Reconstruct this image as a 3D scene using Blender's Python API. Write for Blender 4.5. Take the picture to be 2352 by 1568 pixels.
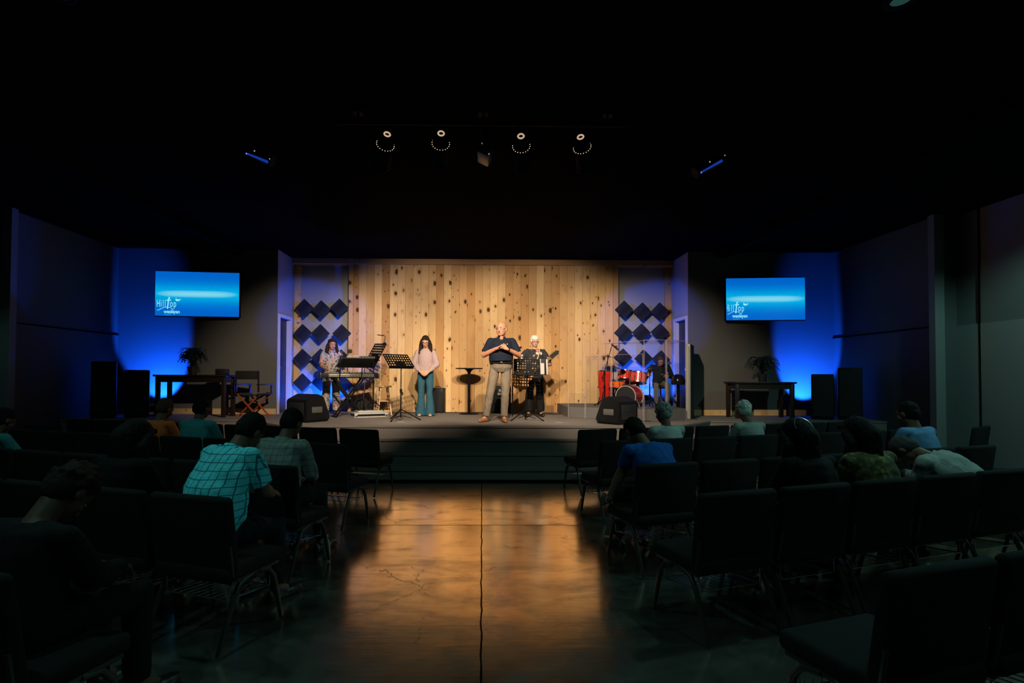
import bpy, bmesh, math, random
from mathutils import Vector, Matrix, Euler, noise
V = Vector
R = math.radians
PI = math.pi
for o in list(bpy.data.objects): bpy.data.objects.remove(o)
sc = bpy.context.scene
COL = sc.collection
random.seed(7)
# ------------------------------------------------------------------ camera
EYE = 1.55
cam = bpy.data.objects.new('camera', bpy.data.cameras.new('camera')); COL.objects.link(cam)
cam.data.sensor_width = 36.0
cam.data.lens = 36.0 * 1180 / 2352
cam.data.shift_x = 54 / 2352
cam.data.shift_y = 59 / 2352
cam.data.clip_end = 60
cam.matrix_world = Matrix.Translation((0, 0, EYE)) @ Matrix.Rotation(R(-0.7), 4, 'Z') @ Matrix.Rotation(R(91.2), 4, 'X') @ Matrix.Rotation(R(0.2), 4, 'Z')
sc.camera = cam
# ------------------------------------------------------------------ world, exposure
w = bpy.data.worlds.new('world'); sc.world = w; w.use_nodes = True
w.node_tree.nodes['Background'].inputs[0].default_value = (0.3, 0.5, 0.5, 1)
w.node_tree.nodes['Background'].inputs[1].default_value = 0.001
sc.view_settings.view_transform = 'Standard'
sc.view_settings.look = 'None'
sc.view_settings.exposure = 0.0
sc.view_settings.gamma = 1.0
sc.view_settings.use_curve_mapping = False
sc.cycles.use_denoising = True
sc.cycles.max_bounces = 6
sc.cycles.diffuse_bounces = 3
sc.cycles.glossy_bounces = 3
sc.cycles.transmission_bounces = 6
sc.cycles.transparent_max_bounces = 12
sc.cycles.sample_clamp_indirect = 4.0
sc.cycles.caustics_reflective = False
sc.cycles.caustics_refractive = False

def lamp(name, kind, loc, power, color, target=None, size=60, blend=0.5, rad=0.05):
    d = bpy.data.lights.new(name, kind); d.energy = power; d.color = color
    if kind == 'SPOT':
        d.spot_size = R(size); d.spot_blend = blend; d.shadow_soft_size = rad
    elif kind == 'POINT': d.shadow_soft_size = rad
    elif kind == 'AREA': d.size = rad
    o = bpy.data.objects.new(name, d); COL.objects.link(o); o.location = loc
    if target is not None:
        o.rotation_euler = (V(target) - V(loc)).to_track_quat('-Z', 'Y').to_euler()
    return o
STAGE = 0.76
CEIL = 4.30
WARM = (1.0, 0.82, 0.60)
BLUE = (0.004, 0.085, 1.0)
TEAL = (0.42, 1.0, 0.90)
# four warm stage cans: position, aim
CANS = [((-1.02, 5.30, 3.93), (-3.2, 11.6, 0.70)), ((-0.44, 5.30, 3.95), (-1.1, 11.8, 1.40)),
        ((0.40, 5.30, 3.93), (1.1, 11.8, 1.40)), ((1.04, 5.30, 3.92), (3.2, 11.6, 0.70))]
CANW = [980, 980, 1060, 990]
for (p, t), wt in zip(CANS, CANW):
    d = (V(t) - V(p)).normalized()
    lamp('stage_spot', 'SPOT', V(p) + d * 0.24, wt, WARM, t, 57, 0.65, 0.05)
# blue uplights on the stage floor: position, aim, power
UPS = [((-3.55, 11.55, STAGE), (-4.2, 12.1, 2.8), 210), ((3.72, 11.70, STAGE + 0.21), (3.95, 12.1, 2.2), 130),
       ((-6.72, 10.50, STAGE), (-6.86, 11.05, 1.60), 880), ((6.85, 10.50, STAGE), (6.97, 11.05, 1.60), 880)]
for p, t, e in UPS:
    lamp('blue_uplight', 'SPOT', V(p) + V((0, 0, 0.24)), e, BLUE, t, 165 if abs(p[0]) < 5 else 74, 0.4 if abs(p[0]) < 5 else 0.25, 0.04)
# two blue tube lights on the ceiling cross the stage to the far corners
def kx(px, Y): return (px - 1108) * Y / 1180.0
def kz(py, Y): return EYE - (py - 868) * Y / 1180.0
TUBES = [((kx(590, 5.6), 5.6, kz(358, 5.6)), (4.25, 12.0, 2.7)), ((kx(1634, 5.6), 5.6, kz(371, 5.6)), (-4.15, 12.0, 2.7))]
for p, t in TUBES:
    d = (V(t) - V(p)).normalized()
    lamp('tube_light_beam', 'SPOT', V(p) + d * 0.20, 2100, BLUE, t, 16, 0.35, 0.04)
# dim house downlights over the seats
HOUSE = [((3.02, 3.62, CEIL), 70, 120), ((-3.05, 3.66, CEIL), 55, 120), ((2.7, 1.1, CEIL), 36, 125), ((-2.5, 1.1, CEIL), 62, 110),
         ((7.0, 5.3, CEIL), 190, 150), ((-7.3, 6.3, CEIL), 22, 110)]
for p, e, s in HOUSE:
    lamp('house_downlight', 'SPOT', V(p) - V((0, 0, 0.03)), e, TEAL, V(p) - V((0, 0, 3)), s, 0.35, 0.06)

# ------------------------------------------------------------------ materials
MATS = {}
def mat(name, color=(0.5, 0.5, 0.5), rough=0.6, metal=0.0, bump=0.0, scale=60, var=0.0, spec=0.5, coat=0.0, emit=None, estr=1.0, alpha=1.0, trans=0.0, sheen=0.0):
    if name in MATS: return MATS[name]
    m = bpy.data.materials.new(name); m.use_nodes = True
    nt = m.node_tree; b = nt.nodes['Principled BSDF']
    b.inputs['Base Color'].default_value = (*color, 1)
    b.inputs['Roughness'].default_value = rough
    b.inputs['Metallic'].default_value = metal
    b.inputs['Specular IOR Level'].default_value = spec
    b.inputs['Coat Weight'].default_value = coat
    b.inputs['Transmission Weight'].default_value = trans
    b.inputs['Sheen Weight'].default_value = sheen
    b.inputs['Alpha'].default_value = alpha
    if emit:
        b.inputs['Emission Color'].default_value = (*emit, 1); b.inputs['Emission Strength'].default_value = estr
    tc = nt.nodes.new('ShaderNodeTexCoord'); nz = nt.nodes.new('ShaderNodeTexNoise')
    nz.inputs['Scale'].default_value = scale; nz.inputs['Detail'].default_value = 4
    nt.links.new(tc.outputs['Object'], nz.inputs['Vector'])
    if var > 0:
        mx = nt.nodes.new('ShaderNodeMix'); mx.data_type = 'RGBA'
        mx.inputs['A'].default_value = (*[c * (1 - var) for c in color], 1)
        mx.inputs['B'].default_value = (*[min(1, c * (1 + var)) for c in color], 1)
        nt.links.new(nz.outputs['Fac'], mx.inputs['Factor']); nt.links.new(mx.outputs['Result'], b.inputs['Base Color'])
    if bump > 0:
        bp = nt.nodes.new('ShaderNodeBump'); bp.inputs['Strength'].default_value = bump; bp.inputs['Distance'].default_value = 0.01
        nt.links.new(nz.outputs['Fac'], bp.inputs['Height']); nt.links.new(bp.outputs['Normal'], b.inputs['Normal'])
    MATS[name] = m
    return m

class NG:                                    # tiny node helper
    def __init__(s, name, rough=0.6):
        s.m = bpy.data.materials.new(name); s.m.use_nodes = True; s.nt = s.m.node_tree; s.b = s.nt.nodes['Principled BSDF']
        s.b.inputs['Roughness'].default_value = rough
        s.tc = s.nt.nodes.new('ShaderNodeTexCoord'); s.obj = s.tc.outputs['Object']; MATS[name] = s.m
    def link(s, a, b): s.nt.links.new(a, b)
    def math(s, op, a, b=None, c=None):
        n = s.nt.nodes.new('ShaderNodeMath'); n.operation = op
        for i, x in enumerate((a, b, c)):
            if x is None: continue
            if isinstance(x, (int, float)): n.inputs[i].default_value = x
            else: s.link(x, n.inputs[i])
        return n.outputs[0]
    def sep(s, v=None):
        n = s.nt.nodes.new('ShaderNodeSeparateXYZ'); s.link(v or s.obj, n.inputs[0]); return n.outputs
    def comb(s, x, y, z):
        n = s.nt.nodes.new('ShaderNodeCombineXYZ')
        for i, a in enumerate((x, y, z)):
            if isinstance(a, (int, float)): n.inputs[i].default_value = a
            else: s.link(a, n.inputs[i])
        return n.outputs[0]
    def noise(s, v=None, scale=5, detail=3, dist=0.0, rough=0.5):
        n = s.nt.nodes.new('ShaderNodeTexNoise'); s.link(v or s.obj, n.inputs['Vector'])
        n.inputs['Scale'].default_value = scale; n.inputs['Detail'].default_value = detail; n.inputs['Distortion'].default_value = dist; n.inputs['Roughness'].default_value = rough
        return n.outputs['Fac']
    def vor(s, v=None, scale=5, out='Distance', rnd=1.0, feat='F1'):
        n = s.nt.nodes.new('ShaderNodeTexVoronoi'); s.link(v or s.obj, n.inputs['Vector']); n.feature = feat
        n.inputs['Scale'].default_value = scale; n.inputs['Randomness'].default_value = rnd
        return n.outputs[out]
    def white(s, v):
        n = s.nt.nodes.new('ShaderNodeTexWhiteNoise'); n.noise_dimensions = '3D'; s.link(v, n.inputs['Vector']); return n.outputs['Value']
    def ramp(s, f, stops, interp='LINEAR'):
        n = s.nt.nodes.new('ShaderNodeValToRGB'); s.link(f, n.inputs[0]); n.color_ramp.interpolation = interp
        el = n.color_ramp.elements
        while len(el) < len(stops): el.new(0.5)
        for e, (p, c) in zip(el, stops): e.position = p; e.color = (*c, 1) if len(c) == 3 else c
        return n.outputs[0]
    def mix(s, f, a, b, mode='MIX'):
        n = s.nt.nodes.new('ShaderNodeMix'); n.data_type = 'RGBA'; n.blend_type = mode
        if isinstance(f, (int, float)): n.inputs['Factor'].default_value = f
        else: s.link(f, n.inputs['Factor'])
        for k, x in (('A', a), ('B', b)):
            if isinstance(x, tuple): n.inputs[k].default_value = (*x, 1)
            else: s.link(x, n.inputs[k])
        return n.outputs['Result']
    def color(s, c): s.link(c, s.b.inputs['Base Color'])
    def bump(s, h, st=0.3, d=0.01):
        n = s.nt.nodes.new('ShaderNodeBump'); n.inputs['Strength'].default_value = st; n.inputs['Distance'].default_value = d
        s.link(h, n.inputs['Height']); s.link(n.outputs[0], s.b.inputs['Normal'])

def pine(name, axis=0, width=0.18, tone=1.0, seams=True, knots=1.0, vert=2):
    g = NG(name, 0.6); g.b.inputs['Specular IOR Level'].default_value = 0.12
    xyz = g.sep(); u = xyz[axis]; v = xyz[vert]
    bi = g.math('FLOOR', g.math('DIVIDE', u, width)); fr = g.math('FRACT', g.math('DIVIDE', u, width))
    rnd = g.white(g.comb(bi, 3.3, 1.7))
    off = g.math('MULTIPLY', rnd, 37.0)
    grain = g.noise(g.comb(g.math('MULTIPLY', u, 26), off, g.math('ADD', g.math('MULTIPLY', v, 1.2), off)), 1.0, 5, 1.2)
    base = g.mix(rnd, (0.50 * tone, 0.275 * tone, 0.105 * tone), (0.86 * tone, 0.62 * tone, 0.33 * tone))
    base = g.mix(g.math('MULTIPLY', grain, 0.55), base, (0.44 * tone, 0.20 * tone, 0.07 * tone))
    broad = g.noise(g.comb(g.math('MULTIPLY', u, 3), off, v), 0.8, 2)
    base = g.mix(g.math('MULTIPLY', g.math('SUBTRACT', broad, 0.5), 0.9), base, (0.95, 0.64, 0.30))
    kv = g.comb(g.math('MULTIPLY', fr, 1.15), g.math('ADD', g.math('MULTIPLY', bi, 5.17), 0.37), g.math('ADD', g.math('MULTIPLY', v, 3.9), off))
    wob = g.math('MULTIPLY', g.math('SUBTRACT', g.noise(None, 26, 3), 0.5), 0.17)
    kd = g.math('ADD', g.vor(kv, 1.0), wob)
    krand = g.sep(g.vor(kv, 1.0, 'Color'))[0]
    size = g.math('MULTIPLY', g.math('ADD', g.math('MULTIPLY', g.math('POWER', krand, 1.7), 0.235), 0.03), knots)
    core = g.math('SUBTRACT', 1.0, g.math('DIVIDE', kd, g.math('ADD', size, 0.01)))
    core = g.math('MINIMUM', g.math('MAXIMUM', g.math('MULTIPLY', core, 5.0), 0), 1)
    halo = g.math('MINIMUM', g.math('MAXIMUM', g.math('SUBTRACT', 1.0, g.math('DIVIDE', kd, g.math('ADD', g.math('MULTIPLY', size, 2.1), 0.03))), 0), 1)
    c = g.mix(g.math('MULTIPLY', halo, 0.7), base, (0.40 * tone, 0.17 * tone, 0.05 * tone))
    c = g.mix(g.math('MULTIPLY', core, 0.92), c, (0.025 * tone, 0.007 * tone, 0.003 * tone))
    kv2 = g.comb(g.math('MULTIPLY', fr, 2.2), g.math('ADD', g.math('MULTIPLY', bi, 7.77), 0.9), g.math('ADD', g.math('MULTIPLY', v, 6.5), off))
    k2 = g.vor(kv2, 1.0); r2 = g.sep(g.vor(kv2, 1.0, 'Color'))[1]
    s2 = g.math('MULTIPLY', g.math('GREATER_THAN', r2, 0.70), 0.19)
    pk = g.math('MINIMUM', g.math('MAXIMUM', g.math('MULTIPLY', g.math('SUBTRACT', s2, k2), 14.0), 0), 1)
    c = g.mix(g.math('MULTIPLY', pk, 0.8), c, (0.09 * tone, 0.025 * tone, 0.008 * tone))
    fine = g.noise(g.comb(g.math('MULTIPLY', u, 70), off, g.math('ADD', g.math('MULTIPLY', v, 2.0), off)), 1.0, 3, 2.0)
    c = g.mix(g.math('MULTIPLY', g.math('GREATER_THAN', fine, 0.56), 0.14), c, (0.36 * tone, 0.15 * tone, 0.05 * tone))
    if seams:
        seam = g.math('LESS_THAN', g.math('MINIMUM', fr, g.math('SUBTRACT', 1.0, fr)), 0.018)
        c = g.mix(g.math('MULTIPLY', seam, 0.65), c, (0.12, 0.05, 0.02))
    g.color(c); g.bump(grain, 0.15, 0.004)
    return g.m
PINEWALL = pine('knotty_pine_boards', 0, 0.179)
PINETRIM = pine('pine_trim', 0, 0.5, 0.95, False, 0.8)
PINEBASE = pine('pine_baseboard', 2, 0.5, 0.9, False, 0.6, 0)

g = NG('sealed_concrete', 0.3)
xyz = g.sep()
n1 = g.noise(None, 0.55, 6, 1.0, 0.6); n2 = g.noise(None, 3.5, 6, 0.6, 0.65); n3 = g.noise(None, 42, 3)
c = g.ramp(n1, [(0.30, (0.08, 0.079, 0.072)), (0.55, (0.13, 0.125, 0.11)), (0.75, (0.19, 0.18, 0.155))])
c = g.mix(g.math('MULTIPLY', g.math('SUBTRACT', n2, 0.35), 0.9), c, (0.035, 0.035, 0.033))
wv = g.math('MULTIPLY', g.math('SUBTRACT', g.noise(g.comb(0.0, xyz[1], 0.0), 5, 5), 0.5), 0.026)
dj = g.math('ABSOLUTE', g.math('SUBTRACT', xyz[0], wv))
jm = g.math('LESS_THAN', dj, g.math('ADD', 0.0015, g.math('MULTIPLY', n2, 0.008)))
j2 = g.math('LESS_THAN', g.math('ABSOLUTE', g.math('SUBTRACT', xyz[1], 5.45)), 0.006)
cr = g.vor(g.comb(g.math('ADD', xyz[0], g.math('MULTIPLY', n2, 0.6)), g.math('ADD', xyz[1], g.math('MULTIPLY', n1, 0.5)), 0.0), 0.75, 'Distance', 1.0, 'DISTANCE_TO_EDGE')
crm = g.math('MULTIPLY', g.math('LESS_THAN', cr, 0.0024), g.math('GREATER_THAN', n1, 0.53))
mask = g.math('MINIMUM', g.math('ADD', g.math('ADD', jm, j2), g.math('MULTIPLY', crm, 0.55)), 1)
g.color(g.mix(mask, c, (0.004, 0.004, 0.004)))
rg = g.math('ADD', g.math('MULTIPLY', n2, 0.24), 0.10)
g.link(g.math('ADD', rg, g.math('MULTIPLY', mask, 0.6)), g.b.inputs['Roughness'])
g.b.inputs['Coat Roughness'].default_value = 0.13; g.b.inputs['Coat IOR'].default_value = 2.4
g.link(g.math('SUBTRACT', 0.95, g.math('ADD', g.math('MULTIPLY', mask, 0.9), g.math('MULTIPLY', g.math('SUBTRACT', n2, 0.4), 0.8))), g.b.inputs['Coat Weight'])
bpn = g.nt.nodes.new('ShaderNodeBump'); bpn.inputs['Strength'].default_value = 0.16; bpn.inputs['Distance'].default_value = 0.006
stv = g.noise(g.comb(g.math('MULTIPLY', xyz[0], 2.2), g.math('MULTIPLY', xyz[1], 30.0), 0.0), 1.0, 4, 0.4)
g.link(g.math('ADD', g.math('SUBTRACT', g.math('MULTIPLY', n2, 0.35), mask), g.math('ADD', g.math('MULTIPLY', stv, 0.22), g.math('MULTIPLY', g.math('MAXIMUM', g.math('SUBTRACT', xyz[1], 5.46), 0), 62.0))), bpn.inputs['Height']); g.link(bpn.outputs[0], g.b.inputs['Normal'])
g.b.inputs['Specular IOR Level'].default_value = 0.0; g.b.inputs['Coat Weight'].default_value = 0.0
for l in list(g.b.inputs['Coat Weight'].links): g.nt.links.remove(l)
fz = g.nt.nodes.new('ShaderNodeFresnel'); fz.inputs['IOR'].default_value = 1.9; g.link(bpn.outputs[0], fz.inputs['Normal'])
gz = g.nt.nodes.new('ShaderNodeBsdfGlossy'); g.link(bpn.outputs[0], gz.inputs['Normal'])
g.link(g.mix(n1, (1.0, 0.86, 0.66), (1.0, 0.80, 0.56)), gz.inputs['Color'])
g.link(g.math('ADD', g.math('MULTIPLY', g.noise(None, 2.2, 5, 0.8), 0.11), 0.13), gz.inputs['Roughness'])
stn = g.noise(g.comb(g.math('MULTIPLY', xyz[0], 1.6), g.math('MULTIPLY', xyz[1], 4.5), 0.0), 1.0, 7, 0.8, 0.65)
fac = g.math('ADD', g.math('MULTIPLY', fz.outputs[0], 3.6), 0.03)
fac = g.math('MULTIPLY', fac, g.math('ADD', 0.10, g.math('ADD', g.math('MULTIPLY', g.math('SUBTRACT', n2, 0.2), 0.9), g.math('MULTIPLY', g.math('SUBTRACT', stn, 0.2), 1.9))))
fac = g.math('MULTIPLY', fac, g.math('SUBTRACT', 1.0, g.math('MULTIPLY', mask, 0.95)))
fac = g.math('MINIMUM', fac, 0.92)
mz = g.nt.nodes.new('ShaderNodeMixShader'); g.link(fac, mz.inputs[0]); g.link(g.b.outputs[0], mz.inputs[1]); g.link(gz.outputs[0], mz.inputs[2])
g.link(mz.outputs[0], g.nt.nodes['Material Output'].inputs['Surface'])
CONCRETE = g.m

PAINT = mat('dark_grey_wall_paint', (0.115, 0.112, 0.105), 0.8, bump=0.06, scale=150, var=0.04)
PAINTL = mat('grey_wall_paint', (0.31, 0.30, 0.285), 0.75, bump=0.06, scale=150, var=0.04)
PAINTW = mat('pale_lower_wall', (0.30, 0.31, 0.30), 0.7, bump=0.06, scale=150, var=0.04)  # near side walls below the seam, paler than above it
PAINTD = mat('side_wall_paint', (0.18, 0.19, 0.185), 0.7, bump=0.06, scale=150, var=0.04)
BLACKCEIL = mat('black_ceiling_paint', (0.0025, 0.0025, 0.0026), 0.95, bump=0.2, scale=40, spec=0.02)
g = NG('stage_carpet', 0.95)
sp = g.noise(None, 260, 2); bd = g.noise(None, 1.6, 3)
g.color(g.mix(sp, g.mix(bd, (0.095, 0.086, 0.082), (0.135, 0.12, 0.112)), (0.25, 0.22, 0.20))); g.bump(sp, 0.6, 0.006); g.b.inputs['Specular IOR Level'].default_value = 0.1
CARPET = g.m
g = NG('acoustic_foam', 0.95)
fx = g.sep(); fw = g.math('ABSOLUTE', g.math('SINE', g.math('MULTIPLY', fx[0], 95)))
g.color(g.mix(fw, (0.010, 0.011, 0.014), (0.030, 0.032, 0.040))); g.bump(fw, 0.8, 0.01); g.b.inputs['Specular IOR Level'].default_value = 0.15
FOAM = g.m
FABRIC = mat('charcoal_chair_fabric', (0.017, 0.0175, 0.017), 0.95, bump=0.35, scale=320, var=0.25, spec=0.15)
FRAME = mat('black_chair_frame', (0.012, 0.012, 0.013), 0.45)
CHROME = mat('chrome', (0.6, 0.62, 0.63), 0.22, metal=1.0)
BLKPL = mat('black_plastic', (0.007, 0.007, 0.008), 0.55, spec=0.2, bump=0.1, scale=200)
BLKMT = mat('black_metal', (0.0035, 0.0035, 0.004), 0.65, spec=0.10)
GRILLE = mat('speaker_grille', (0.010, 0.010, 0.011), 0.6, bump=0.9, scale=300)
CASEGREY = mat('road_case_shell', (0.45, 0.44, 0.40), 0.5, bump=0.2, scale=30, var=0.12)
DKWOOD = mat('dark_stained_wood', (0.014, 0.0065, 0.004), 0.4, bump=0.15, scale=18, var=0.35)
REDWOOD = mat('varnished_red_wood', (0.33, 0.07, 0.025), 0.35, bump=0.1, scale=20, var=0.3)
STOOLW = mat('pale_stool_wood', (0.80, 0.55, 0.30), 0.45, bump=0.08, scale=24, var=0.12)
REDDRUM = mat('red_drum_lacquer', (0.62, 0.022, 0.012), 0.22, coat=0.8, var=0.12, scale=14)
ORDRUM = mat('orange_red_drum_lacquer', (0.85, 0.13, 0.02), 0.25, coat=0.8, var=0.12, scale=14)
DRUMHEAD = mat('drum_head', (0.02, 0.02, 0.02), 0.4)
BRASS = mat('cymbal_bronze', (0.30, 0.16, 0.06), 0.3, metal=1.0, bump=0.3, scale=50)
GUITARW = mat('guitar_spruce', (0.62, 0.30, 0.11), 0.25, coat=0.6, var=0.1, scale=20)
NECKW = mat('guitar_neck_wood', (0.22, 0.10, 0.04), 0.35)
PAPER = mat('white_paper', (0.42, 0.39, 0.37), 0.8)
LEAF = mat('dark_green_leaf', (0.008, 0.018, 0.008), 0.6, var=0.4, scale=20)
POT = mat('dark_pot', (0.02, 0.015, 0.012), 0.5)
CANVAS = mat('black_canvas', (0.010, 0.010, 0.010), 0.9, bump=0.3, scale=200)
BAFFLE = mat('cream_baffle_fabric', (0.46, 0.42, 0.34), 0.9, bump=0.2, scale=200)
BAFFLED = mat('charcoal_baffle_fabric', (0.030, 0.032, 0.030), 0.95, bump=0.2, scale=200)
DOORM = mat('dark_door_paint', (0.012, 0.013, 0.018), 0.5, bump=0.05)
TRIMW = mat('pale_door_trim', (0.55, 0.52, 0.50), 0.5)
g = NG('clear_acrylic', 0.02)
tr = g.nt.nodes.new('ShaderNodeBsdfTransparent'); tr.inputs[0].default_value = (0.93, 0.95, 0.97, 1)
gl = g.nt.nodes.new('ShaderNodeBsdfGlossy'); gl.inputs['Roughness'].default_value = 0.03
fr = g.nt.nodes.new('ShaderNodeLayerWeight'); fr.inputs[0].default_value = 0.5
ms = g.nt.nodes.new('ShaderNodeMixShader'); g.link(g.math('ADD', g.math('MULTIPLY', g.math('POWER', fr.outputs['Facing'], 4.0), 0.45), 0.015), ms.inputs[0]); g.link(tr.outputs[0], ms.inputs[1]); g.link(gl.outputs[0], ms.inputs[2])
g.link(ms.outputs[0], g.nt.nodes['Material Output'].inputs['Surface']); ACRYL = g.m
ACREDGE = mat('acrylic_polished_edge', (0.55, 0.42, 0.48), 0.25, alpha=0.28)

# ------------------------------------------------------------------ mesh helpers
def frame_from(d, up=V((0, 0, 1))):
    d = d.normalized()
    if abs(d.dot(up)) > 0.99: up = V((0, 1, 0))
    x = up.cross(d).normalized(); y = d.cross(x).normalized()
    return Matrix((x, y, d)).transposed()

class MB:
    def __init__(s): s.bm = bmesh.new()
    def box(s, c, size, rot=None, bev=0.0, seg=2):
        M = Matrix.Translation(V(c)) @ (rot.to_4x4() if rot is not None else Matrix.Identity(4)) @ Matrix.Diagonal((*size, 1))
        r = bmesh.ops.create_cube(s.bm, size=1.0, matrix=M)
        if bev > 0:
            es = list({e for v in r['verts'] for e in v.link_edges})
            bmesh.ops.bevel(s.bm, geom=es, offset=bev, offset_type='OFFSET', segments=seg, affect='EDGES', profile=0.5)
        return s
    def ring(s, c, F, rx, ry, n):
        return [s.bm.verts.new(c + F @ V((rx * math.cos(2 * PI * k / n), ry * math.sin(2 * PI * k / n), 0))) for k in range(n)]
    def bridge(s, a, b):
        n = len(a)
        for k in range(n): s.bm.faces.new((a[k], a[(k + 1) % n], b[(k + 1) % n], b[k]))
    def cyl(s, p0, p1, r0, r1=None, n=16, caps=True):
        p0, p1 = V(p0), V(p1); r1 = r0 if r1 is None else r1
        F = frame_from(p1 - p0); a = s.ring(p0, F, r0, r0, n); b = s.ring(p1, F, r1, r1, n); s.bridge(a, b)
        if caps: s.bm.faces.new(a[::-1]); s.bm.faces.new(b)
        return s
    def tube(s, pts, r, n=8, closed=False):
        pts = [V(p) for p in pts]; rings = []; F = None; N = len(pts)
        for i, p in enumerate(pts):
            if closed: d = pts[(i + 1) % N] - pts[i - 1]
            else: d = pts[min(i + 1, N - 1)] - pts[max(i - 1, 0)]
            if F is None: F = frame_from(d)
            else:
                z = d.normalized(); x = F.col[0] - z * F.col[0].dot(z); x.normalize(); F = Matrix((x, z.cross(x), z)).transposed()
            rr = r[i] if isinstance(r, (list, tuple)) else r
            rings.append(s.ring(p, F, rr, rr, n))
        for a, b in zip(rings, rings[1:]): s.bridge(a, b)
        if closed: s.bridge(rings[-1], rings[0])
        else: s.bm.faces.new(rings[0][::-1]); s.bm.faces.new(rings[-1])
        return s
    def loft(s, secs, n=20, xdir=V((1, 0, 0))):
        """secs: (centre, rx, ry) or (centre, rx, ry, direction)"""
        rings = []; N = len(secs)
        for i, q in enumerate(secs):
            c = V(q[0]); d = V(q[3]) if len(q) > 3 else V(secs[min(i + 1, N - 1)][0]) - V(secs[max(i - 1, 0)][0])
            z = d.normalized(); x = (xdir - z * xdir.dot(z)).normalized(); y = z.cross(x)
            rings.append(s.ring(c, Matrix((x, y, z)).transposed(), q[1], q[2], n))
        for a, b in zip(rings, rings[1:]): s.bridge(a, b)
        s.bm.faces.new(rings[0][::-1]); s.bm.faces.new(rings[-1])
        return s
    def ell(s, c, r, rot=None, u=20, v=12):
        if isinstance(r, (int, float)): r = (r, r, r)
        M = Matrix.Translation(V(c)) @ (rot.to_4x4() if rot is not None else Matrix.Identity(4)) @ Matrix.Diagonal((*r, 1))
        bmesh.ops.create_uvsphere(s.bm, u_segments=u, v_segments=v, radius=1.0, matrix=M); return s
    def cap(s, p0, r0, p1, r1, n=12):
        s.cyl(p0, p1, r0, r1, n); s.ell(p0, r0, None, n, 8); s.ell(p1, r1, None, n, 8); return s
    def lathe(s, prof, n=24, M=None, close=None):
        M = M or Matrix.Identity(4); rings = []
        for r, z in prof: rings.append([s.bm.verts.new(M @ V((max(r, 1e-4) * math.cos(2 * PI * k / n), max(r, 1e-4) * math.sin(2 * PI * k / n), z))) for k in range(n)])
        for a, b in zip(rings, rings[1:]): s.bridge(a, b)
        if close is None: close = len(prof) == 4 and prof[0][0] > 1e-3 and prof[-1][0] > 1e-3
        if close: s.bridge(rings[-1], rings[0]); return s
        s.bm.faces.new(rings[0][::-1]); s.bm.faces.new(rings[-1]); return s
    def prism(s, poly, h0, h1, M=None):
        M = M or Matrix.Identity(4)
        a = [s.bm.verts.new(M @ V((x, y, h0))) for x, y in poly]; b = [s.bm.verts.new(M @ V((x, y, h1))) for x, y in poly]
        s.bridge(a, b); s.bm.faces.new(a[::-1]); s.bm.faces.new(b); return s
    def quad(s, *p):
        s.bm.faces.new([s.bm.verts.new(V(q)) for q in p]); return s
    def build(s, name, m, parent=None, smooth=True, voxel=0, relax=0, wrinkle=0.0, wscale=0.12, label=None, ang=40):
        bmesh.ops.recalc_face_normals(s.bm, faces=s.bm.faces[:])
        me = bpy.data.meshes.new(name); s.bm.to_mesh(me); s.bm.free()
        o = bpy.data.objects.new(name, me); COL.objects.link(o)
        if voxel:
            md = o.modifiers.new('r', 'REMESH'); md.mode = 'VOXEL'; md.voxel_size = voxel; md.use_smooth_shade = True
            if relax:
                sm = o.modifiers.new('s', 'SMOOTH'); sm.factor = 0.5; sm.iterations = relax
            dg = bpy.context.evaluated_depsgraph_get()
            me2 = bpy.data.meshes.new_from_object(o.evaluated_get(dg)); o.modifiers.clear(); o.data = me2; bpy.data.meshes.remove(me); me = me2
            if wrinkle:
                me.update()
                nn = [v.normal.copy() for v in me.vertices]
                for v, nv in zip(me.vertices, nn):
                    p = v.co / wscale; q = V((p.x + 3.1, p.y, p.z * 0.55))
                    f = noise.noise(q) + 0.5 * noise.noise(q * 2.3) + 0.22 * noise.noise(q * 5.1)
                    v.co += nv * (wrinkle * f)
            me.update()
        if m is not None: me.materials.clear(); me.materials.append(m)
        if smooth:
            me.polygons.foreach_set('use_smooth', [True] * len(me.polygons))
            if not voxel:
                try: me.set_sharp_from_angle(angle=R(ang))
                except Exception: pass
        if parent is not None: o.parent = parent
        if label: o['label'] = label
        return o

def thing(name, label, cat, loc=(0, 0, 0), rz=0.0, group=None):
    o = bpy.data.objects.new(name, None); COL.objects.link(o); o.empty_display_size = 0.1
    o.location = loc; o.rotation_euler = (0, 0, rz); o['label'] = label; o['category'] = cat
    if group: o['group'] = group
    return o
def tag(o, label, cat, group=None):
    o['label'] = label; o['category'] = cat
    if group: o['group'] = group
    return o
def struct(o): o['kind'] = 'structure'; return o
def dup(root, loc, rz, label, group=None):
    r = root.copy(); COL.objects.link(r); r.location = loc; r.rotation_euler = (0, 0, rz); r['label'] = label
    if group: r['group'] = group
    for ch in list(root.children):
        c = ch.copy(); COL.objects.link(c); c.parent = r
        for gch in list(ch.children):
            d = gch.copy(); COL.objects.link(d); d.parent = c
    return r
def rotm(x=0, y=0, z=0): return Euler((R(x), R(y), R(z))).to_matrix()
def bez(pts, n=12):
    pts = [V(p) for p in pts]; out = []
    for i in range(n + 1):
        t = i / n; q = pts[:]
        while len(q) > 1: q = [a.lerp(b, t) for a, b in zip(q, q[1:])]
        out.append(q[0])
    return out
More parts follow.
